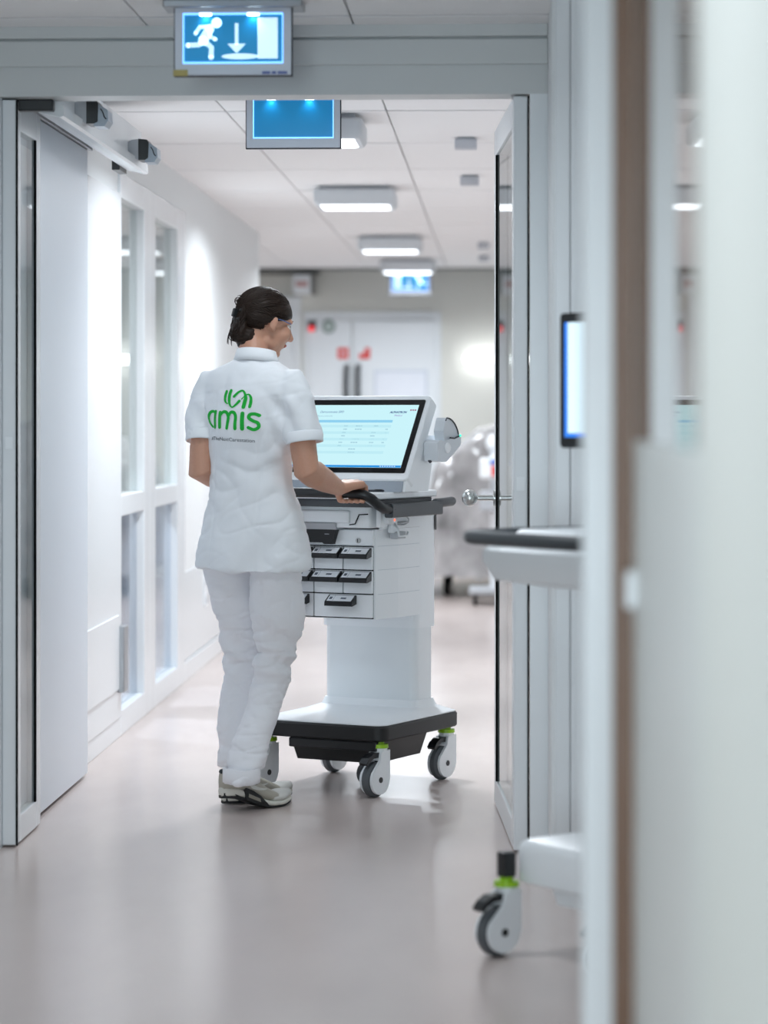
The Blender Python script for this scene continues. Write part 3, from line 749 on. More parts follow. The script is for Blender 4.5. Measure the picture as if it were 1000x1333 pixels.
# --- base
b = MB(); slab(b, 0.252, 0.292, 0.045, 0.184, 0.236, inset=0.006)
b.build('base_frame', M['blackmatte'], cart, True, 30)
b = MB()
def br(hx, hy, r, z, cy=0.0): return [(a, c+cy, z) for a, c in rrect(hx, hy, r)]
b.rings([br(0.246, 0.286, 0.04, 0.2365), br(0.246, 0.286, 0.04, 0.240), br(0.236, 0.276, 0.04, 0.244), br(0.21, 0.15, 0.04, 0.252, 0.115), br(0.192, 0.092, 0.035, 0.262, 0.15), br(0.184, 0.078, 0.03, 0.285, 0.15)])
b.build('base_cover', M['white'], cart, True, 50)
b = MB()
def tb_(x0, x1, y0, y1, z, r=0.012): return [(a+(x0+x1)/2, c+(y0+y1)/2, z) for a, c in rrect((x1-x0)/2, (y1-y0)/2, r)]
b.rings([tb_(-0.105, 0.205, -0.250, 0.075, 0.108), tb_(-0.120, 0.220, -0.272, 0.10, 0.183)])
b.build('base_tub', M['blackmatte'], cart, True, 30)
MB().b2((-0.118, -0.279, 0.150), (0.218, -0.268, 0.182), 0.004).build('tub_lid', M['black'], cart)
for sx in (-1, 1):
    for sy in (-1, 1):
        castor(cart, sx*0.214, sy*0.249, R_(-9), 0.19, brake=True)
# fifth wheel under the middle
fw = MB()
fw.lathe([(0.034, -0.015), (0.042, -0.010), (0.042, 0.010), (0.034, 0.015)], (0.055, -0.03, 0.042), (1, -0.6, 0), 24)
fw.build('drive_wheel', M['tyre'], cart, True, 40)
MB().b2((0.035, -0.04, 0.05), (0.06, 0.0, 0.112), 0.004).build('drive_arm', M['black'], cart)
# --- column: fixed lower part, sliding upper sleeve
MB().prism(rrect(0.18, 0.072, 0.03), lambda a, c: (a, c+0.15, 0.27), lambda a, c: (a, c+0.15, 0.60)).build('lower_column', M['whitesatin'], cart, True, 40)
b = MB()
b.prism(rrect(0.188, 0.080, 0.03), lambda a, c: (a, c+0.15, 0.535), lambda a, c: (a, c+0.15, 0.975))
b.build('upper_column', M['white'], cart, True, 40)
MB().b2((0.1885, 0.205, 0.87), (0.192, 0.217, 0.955)).build('vent_slot', M['black'], cart)
# --- drawer unit
FX, FY = 0.175, -0.205
ub = MB()
ub.rings([[(-FX, FY, z), (FX, FY, z), (FX+0.018, FY+0.13, z), (FX+0.018, 0.09, z), (-FX-0.018, 0.09, z), (-FX-0.018, FY+0.13, z)] for z in (0.583, 0.885)])
ub.build('drawer_unit', M['white'], cart)
sm = MB()
for z in (0.828, 0.748, 0.666): 
    sm.rings([[(FX+0.0005, FY+0.004, zz), (FX+0.0187, FY+0.13, zz), (FX+0.0187, 0.085, zz), (FX+0.017, 0.085, zz), (FX+0.017, FY+0.13, zz), (FX-0.001, FY+0.004, zz)] for zz in (z, z+0.0015)])
sm.build('side_seam', mat('seam_grey', '#c6cfd5', 0.5), cart)
bk = MB().b2((-FX+0.004, FY-0.002, 0.585), (FX-0.007, FY+0.004, 0.829)); bk.build('drawer_recess', M['gasket'], cart)
def drawer(x0, x1, z0, z1, handle=(0.0, 1.0), hw=None):
    o = MB().b2((x0+0.0022, FY-0.014, z0+0.002), (x1-0.0022, FY-0.002, z1-0.002), 0.0015, 1).build('drawer', M['white'], cart)
    c = (x0+x1)/2; w2 = (hw or (x1-x0)-0.006)/2
    zt = z1-0.004
    # handle: wedge with a sloping label top
    MB().prism([(0, 0), (-0.034, -0.022), (-0.036, -0.036), (-0.030, -0.036), (0, -0.030)], lambda a, d: (c-w2, FY-0.014+a, zt+d), lambda a, d: (c+w2, FY-0.014+a, zt+d)).build('drawer_handle', M['black'], o)
    n = Vector((0, -0.022, 0.034)).normalized()
    e = MB()
    def onto(x, t, h): return Vector((x, FY-0.014, zt)) + Vector((0, -0.034, -0.022))*t + n*h
    x_a, x_b = c-w2+0.006, c+w2-0.006
    e.prism([(x_a, 0.10), (x_b, 0.10), (x_b, 0.90), (x_a, 0.90)], lambda x, t: onto(x, t, 0.0003), lambda x, t: onto(x, t, 0.0012))
    e.build('label_card', M['card'], o)
    k = MB()
    for (u0, u1, t0, t1) in ((0.06, 0.17, 0.35, 0.68), (0.235, 0.242, 0.15, 0.85), (0.52, 0.74, 0.42, 0.62)):
        k.prism([(x_a+(x_b-x_a)*u0, t0), (x_a+(x_b-x_a)*u1, t0), (x_a+(x_b-x_a)*u1, t1), (x_a+(x_b-x_a)*u0, t1)], lambda x, t: onto(x, t, 0.0012), lambda x, t: onto(x, t, 0.0016))
    k.build('label_print', mat('label_print_grey', '#5f6a78', 0.6), o)
    return o
CW = 2*FX/3 - 0.004
xs = [FX-0.004-CW*k for k in range(4)]
for r_, (z0, z1) in enumerate(((0.748, 0.828), (0.668, 0.748))):
    for k in range(3): drawer(xs[k+1], xs[k], z0, z1)
drawer(xs[2], xs[0], 0.587, 0.668, hw=0.105)
drawer(xs[3], xs[2], 0.587, 0.668, hw=0.08)
# control panel above the drawers
MB().b2((-FX, FY-0.014, 0.832), (FX-0.002, FY+0.0, 0.883), 0.002).build('lock_panel', M['white'], cart)
MB().lathe([(0.009, 0), (0.009, 0.004), (0.007, 0.006)], (0.118, FY-0.014, 0.848), (0, -1, 0)).build('key_lock', M['steel'], cart, True, 40)
MB().b2((0.1165, FY-0.0205, 0.842), (0.1195, FY-0.0195, 0.854)).build('key_slot', M['ink'], cart)
MB().prism([(-0.16, 0.884), (0.045, 0.884), (0.030, 0.835), (0.002, 0.835), (-0.005, 0.840), (-0.15, 0.840)], lambda a, z: (a, FY-0.016, z), lambda a, z: (a, FY-0.044-0.25*(0.884-z)*0, z)).build('control_box', M['blackmatte'], cart)
MB().b2((-0.15, FY-0.0450, 0.853), (-0.13, FY-0.0443, 0.855)).b2((-0.11, FY-0.0450, 0.853), (-0.085, FY-0.0443, 0.855)).b2((0.005, FY-0.0450, 0.868), (0.022, FY-0.0443, 0.870)).build('control_marks', M['lgrey'], cart)
MB().prism([(-0.2, 0.8845), (-0.250, 0.8845), (-0.270, 0.906), (-0.2, 0.906)], lambda y, z: (-0.165, y, z), lambda y, z: (0.052, y, z)).build('control_hood', M['lgrey'], cart)
# pull-out tray and top body
tr_ = MB(); slab(tr_, 0.178, 0.205, 0.014, 0.891, 0.968, 0, -0.045, 0.003)
tr_.build('top_body', M['white'], cart, True, 30)
MB().b2((-0.178, -0.262, 0.907), (0.105, -0.246, 0.950), 0.006).build('slide_tray', M['white'], cart)
MB().tube([(0.105, -0.259, 0.902), (0.125, -0.2565, 0.905), (0.135, -0.256, 0.925), (0.140, -0.256, 0.936), (0.172, -0.2525, 0.938)], 0.0022, 6).build('tray_gap', M['gasket'], cart)
# side panel beside the column
MB().b2((0.179, -0.19, 0.8855), (0.1935, 0.09, 0.958), 0.002).build('side_panel', M['white'], cart)
# worktop and its dark under-frame
wt = MB(); slab(wt, 0.242, 0.217, 0.02, 0.989, 1.012, 0, -0.083, 0.004); wt.build('worktop', M['white'], cart, True, 30)
uf = MB(); slab(uf, 0.228, 0.205, 0.016, 0.962, 0.988, 0, -0.085, 0.003); uf.build('worktop_frame', M['grey'], cart, True, 30)
# handle all round
for s in (-1, 1):
    h = MB()
    h.rings([[(s*0.252+s*a, y, 0.951+c) for a, c in rrect(0.016, 0.0235, 0.006, 3)] for y in (-0.255, 0.115)])
    h.cap_tube([(s*0.252, 0.09, 0.966), (s*0.254, 0.21, 0.970)], 0.0165)
    h.b2((min(s*0.20, s*0.245), -0.22, 0.945), (max(s*0.20, s*0.245), 0.06, 0.962))
    h.build('side_handle', M['grey'], cart, True, 40)
hp = []
for s in (-1, 1):
    seg = [(s*0.252, -0.235, 0.955), (s*0.250, -0.285, 0.958), (s*0.243, -0.315, 0.972), (s*0.230, -0.338, 0.994), (s*0.212, -0.352, 1.006), (s*0.185, -0.359, 1.010), (s*0.15, -0.361, 1.011)]
    hp += seg if s < 0 else seg[::-1]
MB().tube(hp, 0.0165, 14).build('push_handle', M['black'], cart, True, 60)
MB().tube([(0.175, -0.345, 0.990), (0.205, -0.335, 0.985), (0.225, -0.31, 0.965), (0.235, -0.28, 0.95)], 0.003, 6).build('brake_cable', M['lgrey'], cart, True)
# hook and lamp under the handle, right side
hk = MB()
hk.b2((0.192, -0.235, 0.893), (0.212, -0.185, 0.955), 0.004)
hk.cyl((0.205, -0.195, 0.925), (0.235, -0.20, 0.925), 0.022)
hk.b2((0.195, -0.155, 0.872), (0.215, -0.12, 0.925), 0.004)
hk.build('hook_bracket', M['white'], cart, True, 35)
MB().tube([(0.214, -0.145, 0.905), (0.232, -0.15, 0.885), (0.236, -0.15, 0.862), (0.236, -0.09, 0.862), (0.236, -0.085, 0.875)], 0.004, 8).build('wire_hook', M['whitesatin'], cart, True)
MB().b2((0.196, -0.14, 0.852), (0.226, -0.08, 0.876), 0.003).build('hook_tray', M['lgrey'], cart)
MB().ell((0.236, -0.185, 0.918), (0.004, 0.0045, 0.004)).build('red_indicator', emat('red_led', '#ff5a3c', 3.0), cart)
loop = [(0.2, -0.115+0.055*math.sin(a)+0.05, 0.912+0.016*math.cos(a)) for a in [2*math.pi*k/20 for k in range(21)]]
MB().tube(loop, 0.0025, 6).cyl((0.203, -0.12, 0.905), (0.203, -0.02, 0.905), 0.0035).build('cable_loop', M['lgrey'], cart, True)
# monitor
mo, ML = monitor_part(cart, -0.172, 1.072, -0.012, 1.318)
# foot of the monitor: silver chin and white side cheeks
ft = MB()
ft.prism([(-0.192, 1.0125), (-0.180, 1.060), (-0.10, 1.12), (-0.02, 1.20), (0.035, 1.20), (-0.02, 1.0125)], lambda y, z: (-0.280, y, z), lambda y, z: (0.280, y, z))
ft.build('monitor_foot', M['white'], cart)
ch = MB(); ch.prism([(-0.200, 1.0125), (-0.186, 1.048), (-0.180, 1.048), (-0.185, 1.0125)], lambda y, z: (-0.27, y, z), lambda y, z: (0.270, y, z))
ch.build('monitor_chin', M['silver'], cart)
# --- scanner on its holder, beside the screen
sc_ = thing('barcode_scanner', 'white handheld barcode scanner resting in its cradle right of the screen', 'scanner', (CX-0.0128, CY-0.0271, 0), CROT)
sxl, sxr = 0.288, 0.340
p_body = [(-0.035, 1.115), (0.0, 1.110), (0.030, 1.111), (0.135, 1.165), (0.140, 1.178), (0.138, 1.205), (0.120, 1.200), (0.02, 1.180), (-0.02, 1.185), (-0.04, 1.175)]
MB().prism(p_body, lambda y, z: (sxl, y, z), lambda y, z: (sxr, y, z)).build('cradle', mat('pale_grey_plastic', '#d3d9df', 0.4, bump=0.02), sc_)
fin = [(0.025, 1.181), (0.015, 1.215), (0.030, 1.250)] + [(0.035+0.098*math.cos(R_(a)), 1.178+0.082*math.sin(R_(a))) for a in range(88, 14, -8)] + [(0.130, 1.196)]
MB().prism(fin, lambda y, z: (sxl+0.010, y, z), lambda y, z: (sxr-0.006, y, z)).build('scanner_head', MATS['pale_grey_plastic'], sc_)
MB().tube([(sxr-0.004, y, z) for y, z in fin[2:-1]], 0.0022, 6).build('head_seam', M['ink'], sc_)
MB().tube([(sxr+0.001, 0.055, 1.192), (sxr+0.001, 0.085, 1.190), (sxr+0.001, 0.120, 1.197)], 0.003, 6).build('scanner_mark', M['ink'], sc_)
MB().ell((sxr+0.001, 0.132, 1.199), (0.003, 0.006, 0.004)).build('green_led', emat('green_led', '#3fe8b4', 2.0), sc_)
MB().ell((sxr, 0.035, 1.158), (0.008, 0.022, 0.018)).build('thumb_pad', M['white'], sc_, True)
MB().cyl((sxl+0.02, -0.03, 1.112), (sxl+0.02, -0.036, 1.116), 0.006).build('cable_port', M['ink'], sc_)
MB().b2((0.25, -0.03, 1.13), (0.30, 0.01, 1.165), 0.005).build('cradle_arm', M['white'], sc_)
pn = thing('pen', 'black pen lying on the white cart top in front of the screen', 'pen', (CX, CY, 0), CROT)
MB().cap_tube([(0.09, -0.262, 1.0165), (0.222, -0.238, 1.0165)], 0.004).build('barrel', M['ink'], pn, True)
MB().b2((0.195, -0.2465, 1.0195), (0.222, -0.2405, 1.0215)).build('clip', M['black'], pn)

# --- second, white-based cart at right
C2X, C2Y, C2R = 0.318, 6.40, R_(-52.4)
c2 = thing('care_cart', 'second white cart with castor and lit screen, cut off by the post at right', 'cart', (C2X, C2Y, 0), C2R)
b = MB()
b.rings([br(0.185, 0.205, 0.03, 0.168), br(0.198, 0.216, 0.032, 0.174), br(0.200, 0.218, 0.032, 0.250), br(0.194, 0.212, 0.032, 0.264), br(0.182, 0.20, 0.03, 0.271), br(0.10, 0.10, 0.03, 0.285, 0.08)])
b.build('base_cover', M['white'], c2, True, 50)
b = MB(); b.rings([tb_(-0.10, 0.15, -0.17, 0.12, 0.125, 0.01), tb_(-0.11, 0.16, -0.18, 0.13, 0.170, 0.01)])
b.build('base_tub', M['white'], c2)
for sx in (-1, 1):
    for sy in (-1, 1):
        castor(c2, sx*0.196, sy*0.240, R_(3.8), 0.236, brake=True, stem=False)
        MB().b2((sx*0.196-0.017, sy*0.240-0.017, 0.183), (sx*0.196+0.017, sy*0.240+0.017, 0.242), 0.004).build('castor_mount', M['black'], c2)
MB().prism(rrect(0.11, 0.06, 0.03), lambda a, c: (a, c+0.10, 0.27), lambda a, c: (a, c+0.10, 0.90)).build('lower_column', M['whitesatin'], c2, True, 40)
b = MB()
b.rings([br(0.13, 0.15, 0.04, 0.868, -0.05), br(0.205, 0.235, 0.05, 0.885, -0.06), br(0.225, 0.255, 0.05, 0.925, -0.06), br(0.225, 0.255, 0.05, 0.955, -0.06), br(0.215, 0.245, 0.045, 0.962, -0.06)])
b.build('worktop', M['white'], c2, True, 50)
b = MB(); b.rings([br(0.20, 0.20, 0.05, 0.962, -0.02), br(0.21, 0.21, 0.05, 0.99, -0.02), br(0.20, 0.20, 0.05, 1.0, -0.02)])
b.build('top_plate', M['white'], c2, True, 50)
hh = [(-0.235, 0.02, 0.985), (-0.24, -0.20, 0.985), (-0.238, -0.29, 0.984), (-0.222, -0.327, 0.984), (-0.19, -0.343, 0.984), (0.0, -0.345, 0.984), (0.19, -0.343, 0.984), (0.222, -0.327, 0.984), (0.238, -0.29, 0.984), (0.24, -0.20, 0.985), (0.235, 0.02, 0.985)]
MB().tube(hh, 0.017, 12).build('push_handle', M['grey'], c2, True, 60)
hb2 = MB()
for s in (-1, 1): hb2.b2((s*0.20 if s > 0 else -0.238, -0.12, 0.963), (0.238 if s > 0 else -0.20, 0.0, 0.985))
hb2.build('handle_bracket', M['grey'], c2)
MB().prism(rrect(0.05, 0.03, 0.015), lambda a, c: (a, c+0.06, 0.999), lambda a, c: (a, c+0.06, 1.28)).build('monitor_post', M['white'], c2, True, 40)
m2 = bpy.data.objects.new('monitor', None); C.objects.link(m2); m2.parent = c2; m2.location = (0, -0.015, 1.19)
MB().rings([[(a, y, b_+0.163) for a, b_ in rrect(0.275, 0.163, 0.012, 3)] for y in (0.0, 0.045)]).build('bezel', M['black'], m2)
MB().b2((-0.255, -0.002, 0.026), (0.255, 0.001, 0.303)).build('screen', emat('screen_light_second', '#d9f3ff', 1.3), m2)
MB().b2((-0.255, -0.0026, 0.026), (-0.243, -0.002, 0.303)).b2((-0.255, -0.0026, 0.026), (0.255, -0.002, 0.036)).build('screen_border', emat('screen_edge_blue', '#3f8dff', 1.1), m2)
ln = MB()
for k in range(9): ln.b2((-0.15, -0.0026, 0.27-0.022*k), (0.20, -0.002, 0.276-0.022*k))
ln.build('screen_lines', emat('screen_line_soft', '#a9dcf2', 1.1), m2)

# ------------------------------------------------------------------ the woman in white
PX, PY = -0.815, 8.80
RV = Vector((0.904, -0.427, 0)); FV = Vector((0.427, 0.904, 0)); ZV = Vector((0, 0, 1))
person = thing('person', 'woman in white tunic and trousers seen from behind, right hand on the cart handle', 'person', (PX, PY, 0))
def Bp(x, y, z): return RV*x + FV*y + ZV*z
def W2(px, py, d): return Vector((cross(px, d)-PX, d-PY, CAMZ-(py-540.0)*d/FPX))
def cart2p(x, y, z):
    c, s = math.cos(CROT), math.sin(CROT)
    return Vector((CX + x*c - y*s - PX, CY + x*s + y*c - PY, z))
# --- joints
sh_r = Bp(0.172, 0.0, 1.385); sh_l = Bp(-0.172, 0.0, 1.385)
el_r = W2(399, 612, 8.68); el_l = W2(261, 612, 8.80)
grip_r = cart2p(0.178, -0.360, 1.0115); grip_l = cart2p(-0.165, -0.361, 1.0115)
# --- head frame
HS = 0.925
hc = W2(345.5, 419.5, 8.87)
psi = R_(58); nod = R_(17)
fd = Vector((math.sin(psi), math.cos(psi), 0)); rd_ = Vector((math.cos(psi), -math.sin(psi), 0))
fd2 = fd*math.cos(nod) - ZV*math.sin(nod); ud2 = ZV*math.cos(nod) + fd*math.sin(nod)
HM = Matrix((rd_, fd2, ud2)).transposed()
def Hp(x, y, z): return hc + (HM @ Vector((x, y, z)))*HS
bm_ = MB()
def hell(c, r, rot=None):
    bm_.ell(Hp(*c), [k*HS for k in r], HM if rot is None else HM @ rot, 20, 14)
hell((0, -0.014, 0.030), (0.073, 0.094, 0.086))
hell((0, 0.029, -0.036), (0.0575, 0.065, 0.077))
hell((0, 0.042, 0.036), (0.058, 0.044, 0.048))
hell((0, 0.064, -0.094), (0.024, 0.022, 0.019))
for s in (-1, 1):
    hell((s*0.037, 0.062, -0.024), (0.026, 0.026, 0.030))
    hell((s*0.040, 0.020, -0.066), (0.018, 0.036, 0.026))
    hell((s*0.028, 0.074, 0.024), (0.026, 0.013, 0.010))
    ear = Matrix.Rotation(R_(s*-24), 3, 'Z')
    hell((s*0.076, -0.004, -0.008), (0.006, 0.0145, 0.024), ear)
    hell((s*0.0765, -0.006, 0.004), (0.007, 0.0155, 0.015), ear)
    hell((s*0.074, 0.003, -0.026), (0.006, 0.008, 0.010), ear)
    bm_.ell(Hp(s*0.010, 0.100, -0.032), [0.008*HS]*3, HM)
bm_.cap_tube([Hp(0, 0.088, 0.016), Hp(0, 0.104, -0.012), Hp(0, 0.112, -0.026)], [0.007, 0.009, 0.011])
hell((0, 0.086, -0.052), (0.021, 0.011, 0.007)); hell((0, 0.083, -0.064), (0.018, 0.011, 0.008))
# --- neck, trunk, arms, legs
bm_.cap_tube([Hp(0, -0.022, -0.035), Hp(0, -0.030, -0.075), Bp(0.0, 0.015, 1.44), Bp(0, 0.0, 1.38)], [0.050, 0.046, 0.050, 0.072], 18)
def bring(a, b, z, cx=0, cy=0, n=24): return [Bp(cx + a*math.cos(2*math.pi*k/n), cy + b*math.sin(2*math.pi*k/n), z) for k in range(n)]
bm_.rings([bring(0.08, 0.05, 1.41), bring(0.13, 0.065, 1.37), bring(0.135, 0.085, 1.30), bring(0.125, 0.09, 1.18), bring(0.12, 0.085, 1.08), bring(0.14, 0.095, 0.98), bring(0.15, 0.10, 0.88), bring(0.13, 0.09, 0.80)])
def hand(grip, wrist, elbow, shoulder, side):
    """arm and gripping hand; side is +1 for the right hand"""
    shoulder = shoulder - RV*side*0.012 - ZV*0.012
    bm_.cap_tube([shoulder, shoulder.lerp(elbow, 0.35), shoulder.lerp(elbow, 0.75), elbow, elbow.lerp(wrist, 0.22), elbow.lerp(wrist, 0.6), wrist.lerp(elbow, 0.08), wrist],
                 [0.036, 0.040, 0.043, 0.0435, 0.0455, 0.038, 0.0275, 0.0255], 18)
    t = (RV*side)                      # from thumb to little finger
    G = lambda k, y, z: grip + t*k + FV*y + ZV*z
    offs = [-0.030, -0.010, 0.010, 0.029]        # index .. little finger
    lens = [1.0, 1.05, 1.0, 0.86]
    for k, (of, ln_) in enumerate(zip(offs, lens)):
        mcp = G(of*1.05, -0.004+0.004*(k in (1, 2)), 0.0335-0.004*(k == 3))
        bm_.cap_tube([wrist + t*of*0.45 + ZV*0.002, mcp], [0.0165, 0.0135])
        r = 0.0092*(0.9 if k == 3 else 1)
        bm_.cap_tube([mcp, G(of, 0.031*ln_, 0.021), G(of, 0.030*ln_, -0.014), G(of, 0.006, -0.0275), G(of, -0.010*ln_, -0.0260)], [r*1.18, r*1.10, r, r*0.95, r*0.82])
    # palm flesh and thumb, leaving the side of the palm near its base
    bm_.cap_tube([wrist + ZV*-0.004, G(0.0, -0.025, 0.026)], [0.021, 0.018])
    bm_.cap_tube([wrist + t*-0.014, G(-0.030, -0.040, 0.014)], [0.016, 0.015])
    bm_.cap_tube([G(-0.030, -0.045, 0.016), G(-0.046, -0.026, -0.003), G(-0.050, -0.006, -0.024), G(-0.046, 0.016, -0.028)], [0.0145, 0.0118, 0.0105, 0.0085])
wr_r = grip_r - FV*0.088 + ZV*0.018 - RV*0.010
wr_l = grip_l - FV*0.088 + ZV*0.020 + RV*0.010
hand(grip_r, wr_r, el_r, sh_r, 1)
hand(grip_l, wr_l, el_l, sh_l, -1)
# legs: centre line and half width read per height
legR = [(358, 742, 8.77, .085), (361, 800, 8.78, .090), (361, 838, 8.79, .071), (354, 880, 8.80, .063), (345, 915, 8.78, .060), (332, 955, 8.74, .060), (321, 988, 8.70, .061), (314, 1013, 8.67, .062), (313, 1021, 8.66, .060)]
legL = [(297, 742, 8.87, .083), (309, 800, 8.89, .076), (315, 838, 8.91, .068), (315, 880, 8.92, .062), (310, 915, 8.90, .062), (306, 955, 8.88, .061), (306, 975, 8.87, .059), (307, 990, 8.87, .058), (307, 999, 8.87, .056)]
for leg, foot in ((legR, 0), (legL, 1)):
    pts = [W2(a, b, d) for a, b, d, r in leg[:-2]]; rad = [r*0.66 for *_, r in leg[:-2]]
    bm_.cap_tube([Bp(0.07 if foot == 0 else -0.07, 0, 0.88)] + pts, [0.085] + rad, 14)
# feet inside the shoes
GD = Vector((0.70, 0.714, 0)).normalized(); GR = Vector((GD.y, -GD.x, 0))
shoeR = W2(288, 1052, 8.66); shoeR.z = 0.0; shoeL = W2(291, 1040, 8.83); shoeL.z = 0.0
for heel, lift in ((shoeR, 0.045), (shoeL, 0.002)):
    bm_.cap_tube([heel + GD*0.055 + ZV*(0.075+lift), heel + GD*0.10 + ZV*(0.06+lift*0.7), heel + GD*0.20 + ZV*0.035], [0.019, 0.018, 0.015])
body_me = remesh(bm_, 0.0042, 3, 0.4)
body = link('body', body_me, M['skin'], person, True)
# face details
for s in (-1, 1):
    MB().ell(Hp(s*0.031, 0.0745, 0.004), (0.0115, 0.0115, 0.0105), HM).build('eye', mat('eye_white', '#e8e6e2', 0.15), person, True)
    MB().ell(Hp(s*0.031, 0.0835, 0.003), (0.0052, 0.0035, 0.0052), HM).build('iris', mat('eye_brown', '#2d2019', 0.1), person, True)
    lash = [Hp(s*(0.031+0.0125*math.cos(a)), 0.0835-0.006*abs(math.cos(a)), 0.004+0.0075*math.sin(a)) for a in [R_(k) for k in range(10, 171, 20)]]
    MB().tube(lash, 0.0014, 6).build('eyelashes', M['hair'], person)
    MB().tube([Hp(s*0.012, 0.0915, 0.026), Hp(s*0.030, 0.088, 0.031), Hp(s*0.048, 0.077, 0.025)], [0.002, 0.0026, 0.0015], 8).build('eyebrow', M['hair'], person)
MB().ell(Hp(0, 0.0945, -0.0575), (0.018, 0.004, 0.0065), HM).build('lips', mat('lips', '#c07a70', 0.4, var=0.04), person, True)

# --- hair: cap, gathered twist, strands, clip
def hdir(p): return Vector(p).normalized()
HR = Vector((0.0805, 0.1055, 0.0915)); HC = Vector((0, -0.0135, 0.029))
def hairz(y):
    pts = [(-0.2, -0.100), (-0.070, -0.096), (-0.045, -0.080), (-0.022, -0.020), (-0.008, 0.006), (0.018, 0.014), (0.040, 0.016), (0.062, 0.030), (0.078, 0.034), (0.2, 0.035)]
    for (a, za), (b, zb) in zip(pts, pts[1:]):
        if y <= b: return za + (zb-za)*(y-a)/(b-a)
    return 0.09
hm = MB()
N1, N2 = 44, 64
grid = {}
for i in range(N1+1):
    th = math.pi*i/N1
    for j in range(N2):
        ph = 2*math.pi*j/N2
        u = Vector((math.sin(th)*math.cos(ph), math.sin(th)*math.sin(ph), math.cos(th)))
        p = HC + Vector((u.x*HR.x, u.y*HR.y, u.z*HR.z))
        zm = hairz(p.y)
        if p.z >= zm - 0.004:
            q = p.copy()
            if p.z < zm + 0.010 and p.z < 0.06:              # tuck the rim in towards the skin
                q = HC + (p-HC)*(1 - 0.05*(1-max(0, (p.z-zm)/0.010)))
            grid[i, j] = hm.bm.verts.new(Hp(*q) + ZV*0.0)
for i in range(N1):
    for j in range(N2):
        k = (j+1) % N2
        vs = [grid.get(t) for t in ((i, j), (i+1, j), (i+1, k), (i, k))]
        if all(vs) and len(set(vs)) == 4:
            try: hm.bm.faces.new(vs)
            except ValueError: pass
bmesh.ops.remove_doubles(hm.bm, verts=hm.bm.verts[:], dist=0.0004)
bmesh.ops.recalc_face_normals(hm.bm, faces=hm.bm.faces[:])
bmesh.ops.solidify(hm.bm, geom=hm.bm.faces[:], thickness=0.012)
hair = hm.build('hair', M['hair'], person, True)
BUN = Vector((0.004, -0.112, -0.012))
bu = MB()
bu.ell(Hp(0.0, -0.060, -0.070), (0.046, 0.032, 0.040), HM)
bu.ell(Hp(0.004, -0.090, -0.058), (0.034, 0.027, 0.044), HM)
bu.ell(Hp(0.0, -0.097, -0.014), (0.032, 0.022, 0.034), HM)
bu.ell(Hp(0.006, -0.097, 0.024), (0.026, 0.020, 0.026), HM)
bun_me = remesh(bu, 0.004, 4)
displace(bun_me, lambda c, n: 0.004*noise.noise(c*60) + 0.003*noise.noise(c*140))
link('hair_twist', bun_me, M['hair'], hair, True)
st = MB(); rs_ = random.Random(11)
def surf(u, lift): 
    return Hp(HC.x + u.x*HR.x*(1+lift), HC.y + u.y*HR.y*(1+lift), HC.z + u.z*HR.z*(1+lift))
endu = Vector((0.05, -1.0, -0.30)).normalized()
for k in range(520):
    # start points: along the hairline and anywhere on the top
    ph = rs_.uniform(0, 2*math.pi); 
    if rs_.random() < 0.55:
        y = rs_.uniform(-0.09, 0.078); z = hairz(y) + 0.002; sx = rs_.choice((-1, 1))
        yy = (y-HC.y)/HR.y; zz = (z-HC.z)/HR.z
        xx = math.sqrt(max(0.0, 1-yy*yy-zz*zz))
        u0 = Vector((sx*xx, yy, zz)).normalized()
    else:
        u0 = Vector((rs_.gauss(0, 0.5), rs_.uniform(-0.3, 0.95), rs_.uniform(0.45, 1))).normalized()
        pz = HC.z + u0.z*HR.z; py_ = HC.y + u0.y*HR.y
        if pz < hairz(py_) + 0.003: continue
    e = (endu + Vector((rs_.gauss(0, 0.16), 0, rs_.gauss(0, 0.30)))).normalized()
    if u0.dot(e) < -0.93: continue
    om = math.acos(max(-1, min(1, u0.dot(e)))); 
    if om < 0.25: continue
    bad = False
    pts = []; nseg = 11; lf0 = rs_.uniform(0.0, 0.022)
    for s in range(nseg):
        t = s/(nseg-1)
        u = (u0*math.sin((1-t)*om) + e*math.sin(t*om))/math.sin(om)
        lf_ = lf0*math.sin(math.pi*min(1, t*1.15)) + 0.006*noise.noise(Vector((k*3.1, t*5, 0)))
        pts.append(surf(u, lf_))
        ly_, lz_ = HC.y + u.y*HR.y, HC.z + u.z*HR.z
        if lz_ < hairz(ly_) - 0.003 and s < nseg-2: bad = True
    if bad: continue
    st.tube(pts, [0.0007]+[rs_.uniform(0.0011, 0.0024)]*(nseg-2)+[0.001], 4)
for k in range(70):            # coils of the twist
    a0 = rs_.uniform(0, 6.28); r0 = rs_.uniform(0.022, 0.036); cz = rs_.uniform(-0.06, 0.02); tl = rs_.uniform(-0.7, 0.7)
    pts = []
    for s in range(13):
        a = a0 + s*0.30
        pts.append(Hp(0.004 + r0*math.cos(a), -0.099 - 0.014*math.cos((a-a0)-1.8), cz - 0.014 + r0*1.1*math.sin(a)*math.cos(tl)))
    st.tube(pts, [0.0008]+[rs_.uniform(0.0012, 0.0026)]*11+[0.0008], 4)
